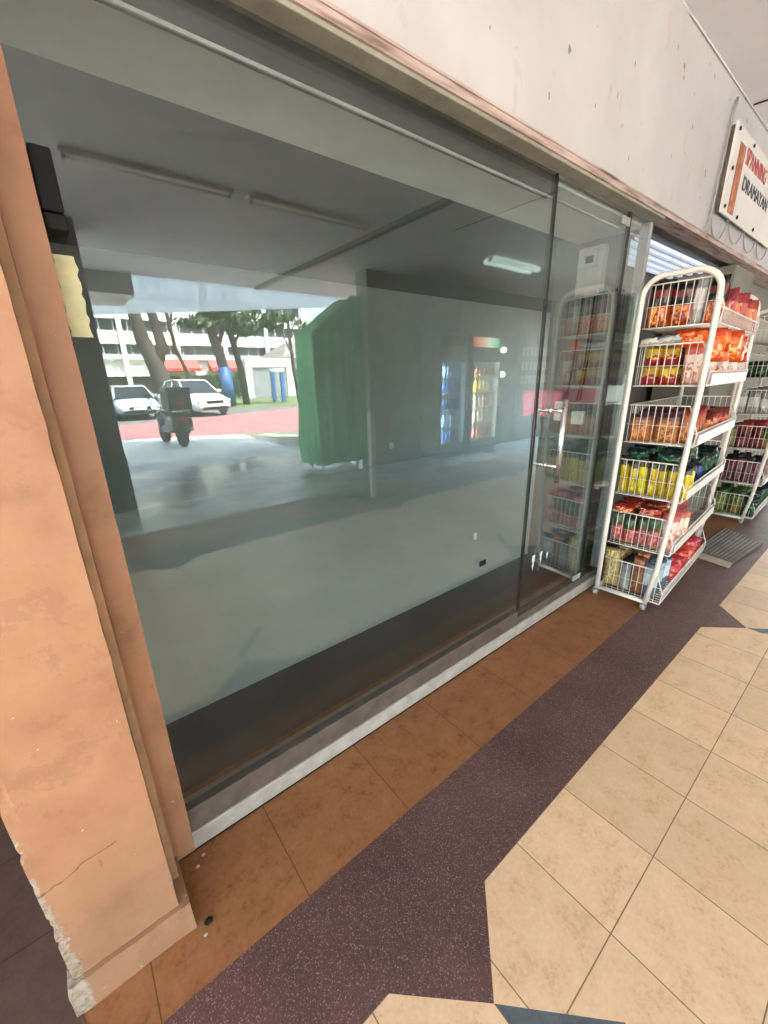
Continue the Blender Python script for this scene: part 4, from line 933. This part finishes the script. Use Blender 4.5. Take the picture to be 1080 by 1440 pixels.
b = MB(); b.add([(18.8, -36.8, 3.61), (27.4, -36.8, 3.61), (27.4, -44.4, 3.61), (18.8, -44.4, 3.61), (21, -40.6, 5.3), (25.4, -40.6, 5.3)], [(0, 1, 5, 4), (1, 2, 5), (2, 3, 4, 5), (3, 0, 4), (3, 2, 1, 0)]); wp(t, 'roof', b, pm('roof_grey', (.17, .15, .14), .8, .2, 2))
for xx in (20.2, 22.2, 24.4):
    b = MB(); b.box(xx, xx+1.0, -37.199, -37.15, 1.3, 2.6); wp(t, 'window', b, M['carglass'])
t = wthing('roller_gate', 'grey slatted gate in a white wall beyond the trees', 'gate', (17, -36, 0))
b = MB(); b.box(15.2, 18.6, -36.2, -36, .02, 2.7); wp(t, 'shutter', b, pm('gate_grey', (.3, .31, .33), .5, .15, 3))
b = MB(); b.box(14.6, 15.19, -36.3, -35.9, 0, 3.5); b.box(18.61, 19.1, -36.3, -35.9, 0, 3.5); b.box(15.191, 18.609, -36.3, -35.9, 2.71, 3.5); wp(t, 'surround', b, pm('gate_wall', srgb(216, 216, 212)[:3], .8, .05, .6))
t = wthing('blue_signpost', 'pair of blue sign posts standing by the verge', 'sign post', (13.4, -27.5, 0))
for xx in (13.2, 13.95):
    b = MB(); b.rbox(xx, xx+.28, -27.6, -27.4, 0, 2.1, .02); wp(t, 'post', b, pm('sign_blue', (.06, .16, .38), .45, .1, 4))
b = MB(); b.rbox(13.1, 14.3, -27.62, -27.38, 2.101, 2.35, .03); wp(t, 'top_board', b, M['white'])

# cars ----------------------------------------------------------------
def car(loc, rz, label, paint, tall=0.0, Wd=.88, Ln=4.4):
    t = thing('parked_car', label, 'car', loc, rz, 'cars parked facing the walkway')
    # local +x is the front. lower body lofted from stations
    hb = .92+tall*.55; ht = 1.44+tall
    st = [(-Ln/2, .38, hb-.16, .80), (-Ln/2+.12, .26, hb-.04, .95), (-1.3, .2, hb, 1), (0, .2, hb-.01, 1), (.95, .2, hb-.02, 1), (1.5, .22, hb-.10, .985), (2.0, .25, hb-.22, .93), (Ln/2-.06, .30, hb-.36, .84), (Ln/2, .36, hb-.46, .78)]
    vs = []; fs = []
    for x, zb, zt, w in st:
        w *= Wd; h = zt-zb
        ring = [(-w*.86, zb), (-w, zb+h*.22), (-w, zb+h*.6), (-w*.96, zb+h*.86), (-w*.84, zt), (-w*.4, zt+.025), (w*.4, zt+.025), (w*.84, zt), (w*.96, zb+h*.86), (w, zb+h*.6), (w, zb+h*.22), (w*.86, zb)]
        vs += [(x, y, z) for y, z in ring]
    n = 12
    for i in range(len(st)-1):
        for k_ in range(n): fs.append((i*n+k_, i*n+(k_+1) % n, (i+1)*n+(k_+1) % n, (i+1)*n+k_))
    fs.append(list(range(n))); fs.append([(len(st)-1)*n+i for i in range(n)])
    b = MB(); b.add(vs, fs, 0, True); body = b.build('body', paint, t)
    gs = [(-1.95, hb-.03, hb+.02, .78, .7), (-1.35, hb-.03, ht-.07, .8, .62), (-.4, hb-.03, ht, .82, .64), (.25, hb-.03, ht-.04, .82, .64), (1.15, hb-.06, hb+.0, .82, .74)]
    vs = []; fs = []
    for x, z0, z1, w0, w1 in gs: vs += [(x, -w0*Wd/.88, z0), (x, -w1*Wd/.88, z1), (x, w1*Wd/.88, z1), (x, w0*Wd/.88, z0)]
    for i in range(len(gs)-1):
        a = i*4
        for k_ in range(3): fs.append((a+k_, a+k_+1, a+4+k_+1, a+4+k_))
    b = MB(); b.add(vs, fs, 0, False); b.build('window_glass', M['carglass'], t)
    b = MB(); b.add([(-1.33, -.55*Wd/.88, ht-.055), (-1.33, .55*Wd/.88, ht-.055), (-.4, .62*Wd/.88, ht+.012), (-.4, -.62*Wd/.88, ht+.012), (.3, .60*Wd/.88, ht-.035), (.3, -.60*Wd/.88, ht-.035)], [(0, 1, 2, 3), (3, 2, 4, 5)])
    o = b.build('roof', paint, t); sd_ = o.modifiers.new('thick', 'SOLIDIFY'); sd_.thickness = .03; sd_.offset = 0
    b = MB()
    for s_ in (-1, 1):
        w0, w1 = .80*Wd/.88, .63*Wd/.88
        b.tube([(1.12, s_*w0, hb-.02), (.25, s_*w1, ht-.04)], .035, 6); b.tube([(-1.35, s_*.61*Wd/.88, ht-.07), (-1.9, s_*.74*Wd/.88, hb)], .04, 6); b.tube([(-.45, s_*(w1+.012), ht-.02), (-.45, s_*(w0+.01), hb-.02)], .03, 6); b.tube([(.25, s_*w1, ht-.035), (-.4, s_*.64*Wd/.88, ht), (-1.35, s_*.62*Wd/.88, ht-.06)], .03, 6)
    b.build('pillar_frame', paint, t)
    fx = Ln/2
    for s_ in (-1, 1):
        b = MB(); b.rbox(fx-.16, fx-.015, s_*.70*Wd-.15, s_*.70*Wd+.15, hb-.42, hb-.29, .03); b.build('headlight', pm('headlamp', (.7, .72, .74), .12, .05, 6), t)
        b = MB(); b.rbox(.86, 1.0, s_*(Wd+.02)-.09, s_*(Wd+.02)+.09, hb+.02, hb+.15, .03); b.build('side_mirror', paint, t)
    b = MB(); b.rbox(fx-.06, fx+.012, -.42, .42, hb-.47, hb-.33, .02); b.rbox(fx-.06, fx+.01, -.62, .62, .30, .42, .02); b.build('grille', M['black'], t)
    b = MB(); b.rbox(fx+.013, fx+.024, -.25, .25, .44, .55, .003); b.build('number_plate', M['white'], t)
    for x in (-1.32, 1.36):
        for s_ in (-1, 1):
            b = MB(); y = s_*(Wd-.11); b.lathe([(.20, -.10), (.30, -.105), (.325, -.08), (.325, .08), (.30, .105), (.20, .10)], (x, y, .325), 20, 'Y'); w_ = b.build('wheel', M['black'], t)
            b = MB(); b.lathe([(.19, .085), (.195, .11), (.06, .10), (.05, .115)] if s_ > 0 else [(.05, -.115), (.06, -.10), (.195, -.11), (.19, -.085)], (x, y, .325), 20, 'Y'); b.build('rim', pm('alloy', (.45, .45, .46), .3, .05, 9, metal=1), w_)
    return t
def paint(nm, c): return pm(nm, c, .25, .03, 3, spec=.7)
car((3.1, -20.75, -.02), R(90), 'silver sedan parked facing the walkway, left of the white car', paint('silver_paint', (.36, .38, .40)))
car((5.75, -20.3, -.02), R(80), 'white tall car parked right of the silver sedan', paint('white_paint', (.78, .78, .77)), .22, .92, 4.6)

# motorbike with delivery box, seen from behind ------------------------------------
t = thing('motorbike', 'dark motorbike with a large black delivery box standing on the apron', 'motorbike', (2.36, -9.25, -.014), R(-7))
for nm, y in (('wheel', .55), ('wheel', -.68)):
    b = MB(); b.lathe([(.20, -.05), (.27, -.06), (.295, -.03), (.30, 0), (.295, .03), (.27, .06), (.20, .05)], (0, y, .30), 22, 'X'); w_ = b.build(nm, M['black'], t)
    b = MB(); b.lathe([(.19, -.04), (.06, -.05), (.06, .05), (.19, .04)], (0, y, .30), 22, 'X'); b.build('rim', M['chrome'], w_)
DK = pm('bike_plastic', (.12, .125, .13), .35, .2, 8)
b = MB(); b.rbox(-.13, .13, -.18, .55, .50, .74, .05); b.rbox(-.20, .20, -.50, -.36, .30, .85, .05); b.rbox(-.16, .16, -.38, .2, .32, .50, .04); b.build('body', DK, t)
b = MB(); b.rbox(-.14, .14, -.15, .50, .742, .82, .03); b.build('seat', M['black'], t)
b = MB(); b.rbox(-.27, .27, .28, .78, .90, 1.36, .035); o = b.build('top_box', pm('box_black', (.03, .032, .036), .5, .25, 5), t)
b = MB(); b.rbox(-.28, .28, .27, .79, 1.362, 1.42, .02); b.build('lid', DK, o)
b = MB(); b.rbox(-.10, .10, .79, .80, 1.02, 1.10, .004); b.build('reflector', pm('reflector_red', (.5, .02, .02), .2, .1, 10), o)
b = MB(); b.tube([(-.36, -.34, 1.02), (-.20, -.44, .98), (0, -.48, .96), (.20, -.44, .98), (.36, -.34, 1.02)], .016, 8); b.tube([(0, -.68, .30), (0, -.50, .96)], .03, 8); b.build('handlebar', M['chrome'], t)
for s_ in (-1, 1):
    b = MB(); b.tube([(s_*.26, -.42, 1.0), (s_*.34, -.42, 1.20)], .008, 6); b.rbox(s_*.34-.06, s_*.34+.06, -.44, -.40, 1.19, 1.28, .015); b.build('mirror', M['black'], t)
    b = MB(); b.rbox(s_*.20-.05, s_*.20+.05, .30, .70, .42, .70, .03); b.build('side_pannier', DK, t)
b = MB(); b.rbox(-.09, .09, .80, .85, .62, .74, .02); b.build('tail_light', pm('tail_red', (.45, .02, .02), .2, .1, 10), t)
b = MB(); b.rbox(-.10, .10, .55, .90, .60, .63, .01); b.rbox(-.09, .09, .86, .875, .36, .55, .004); b.build('mudguard', M['black'], t)
b = MB(); b.tube([(.17, -.1, .34), (.19, .3, .36), (.19, .75, .44)], [.03, .045, .05], 10); b.build('exhaust', M['chrome'], t)
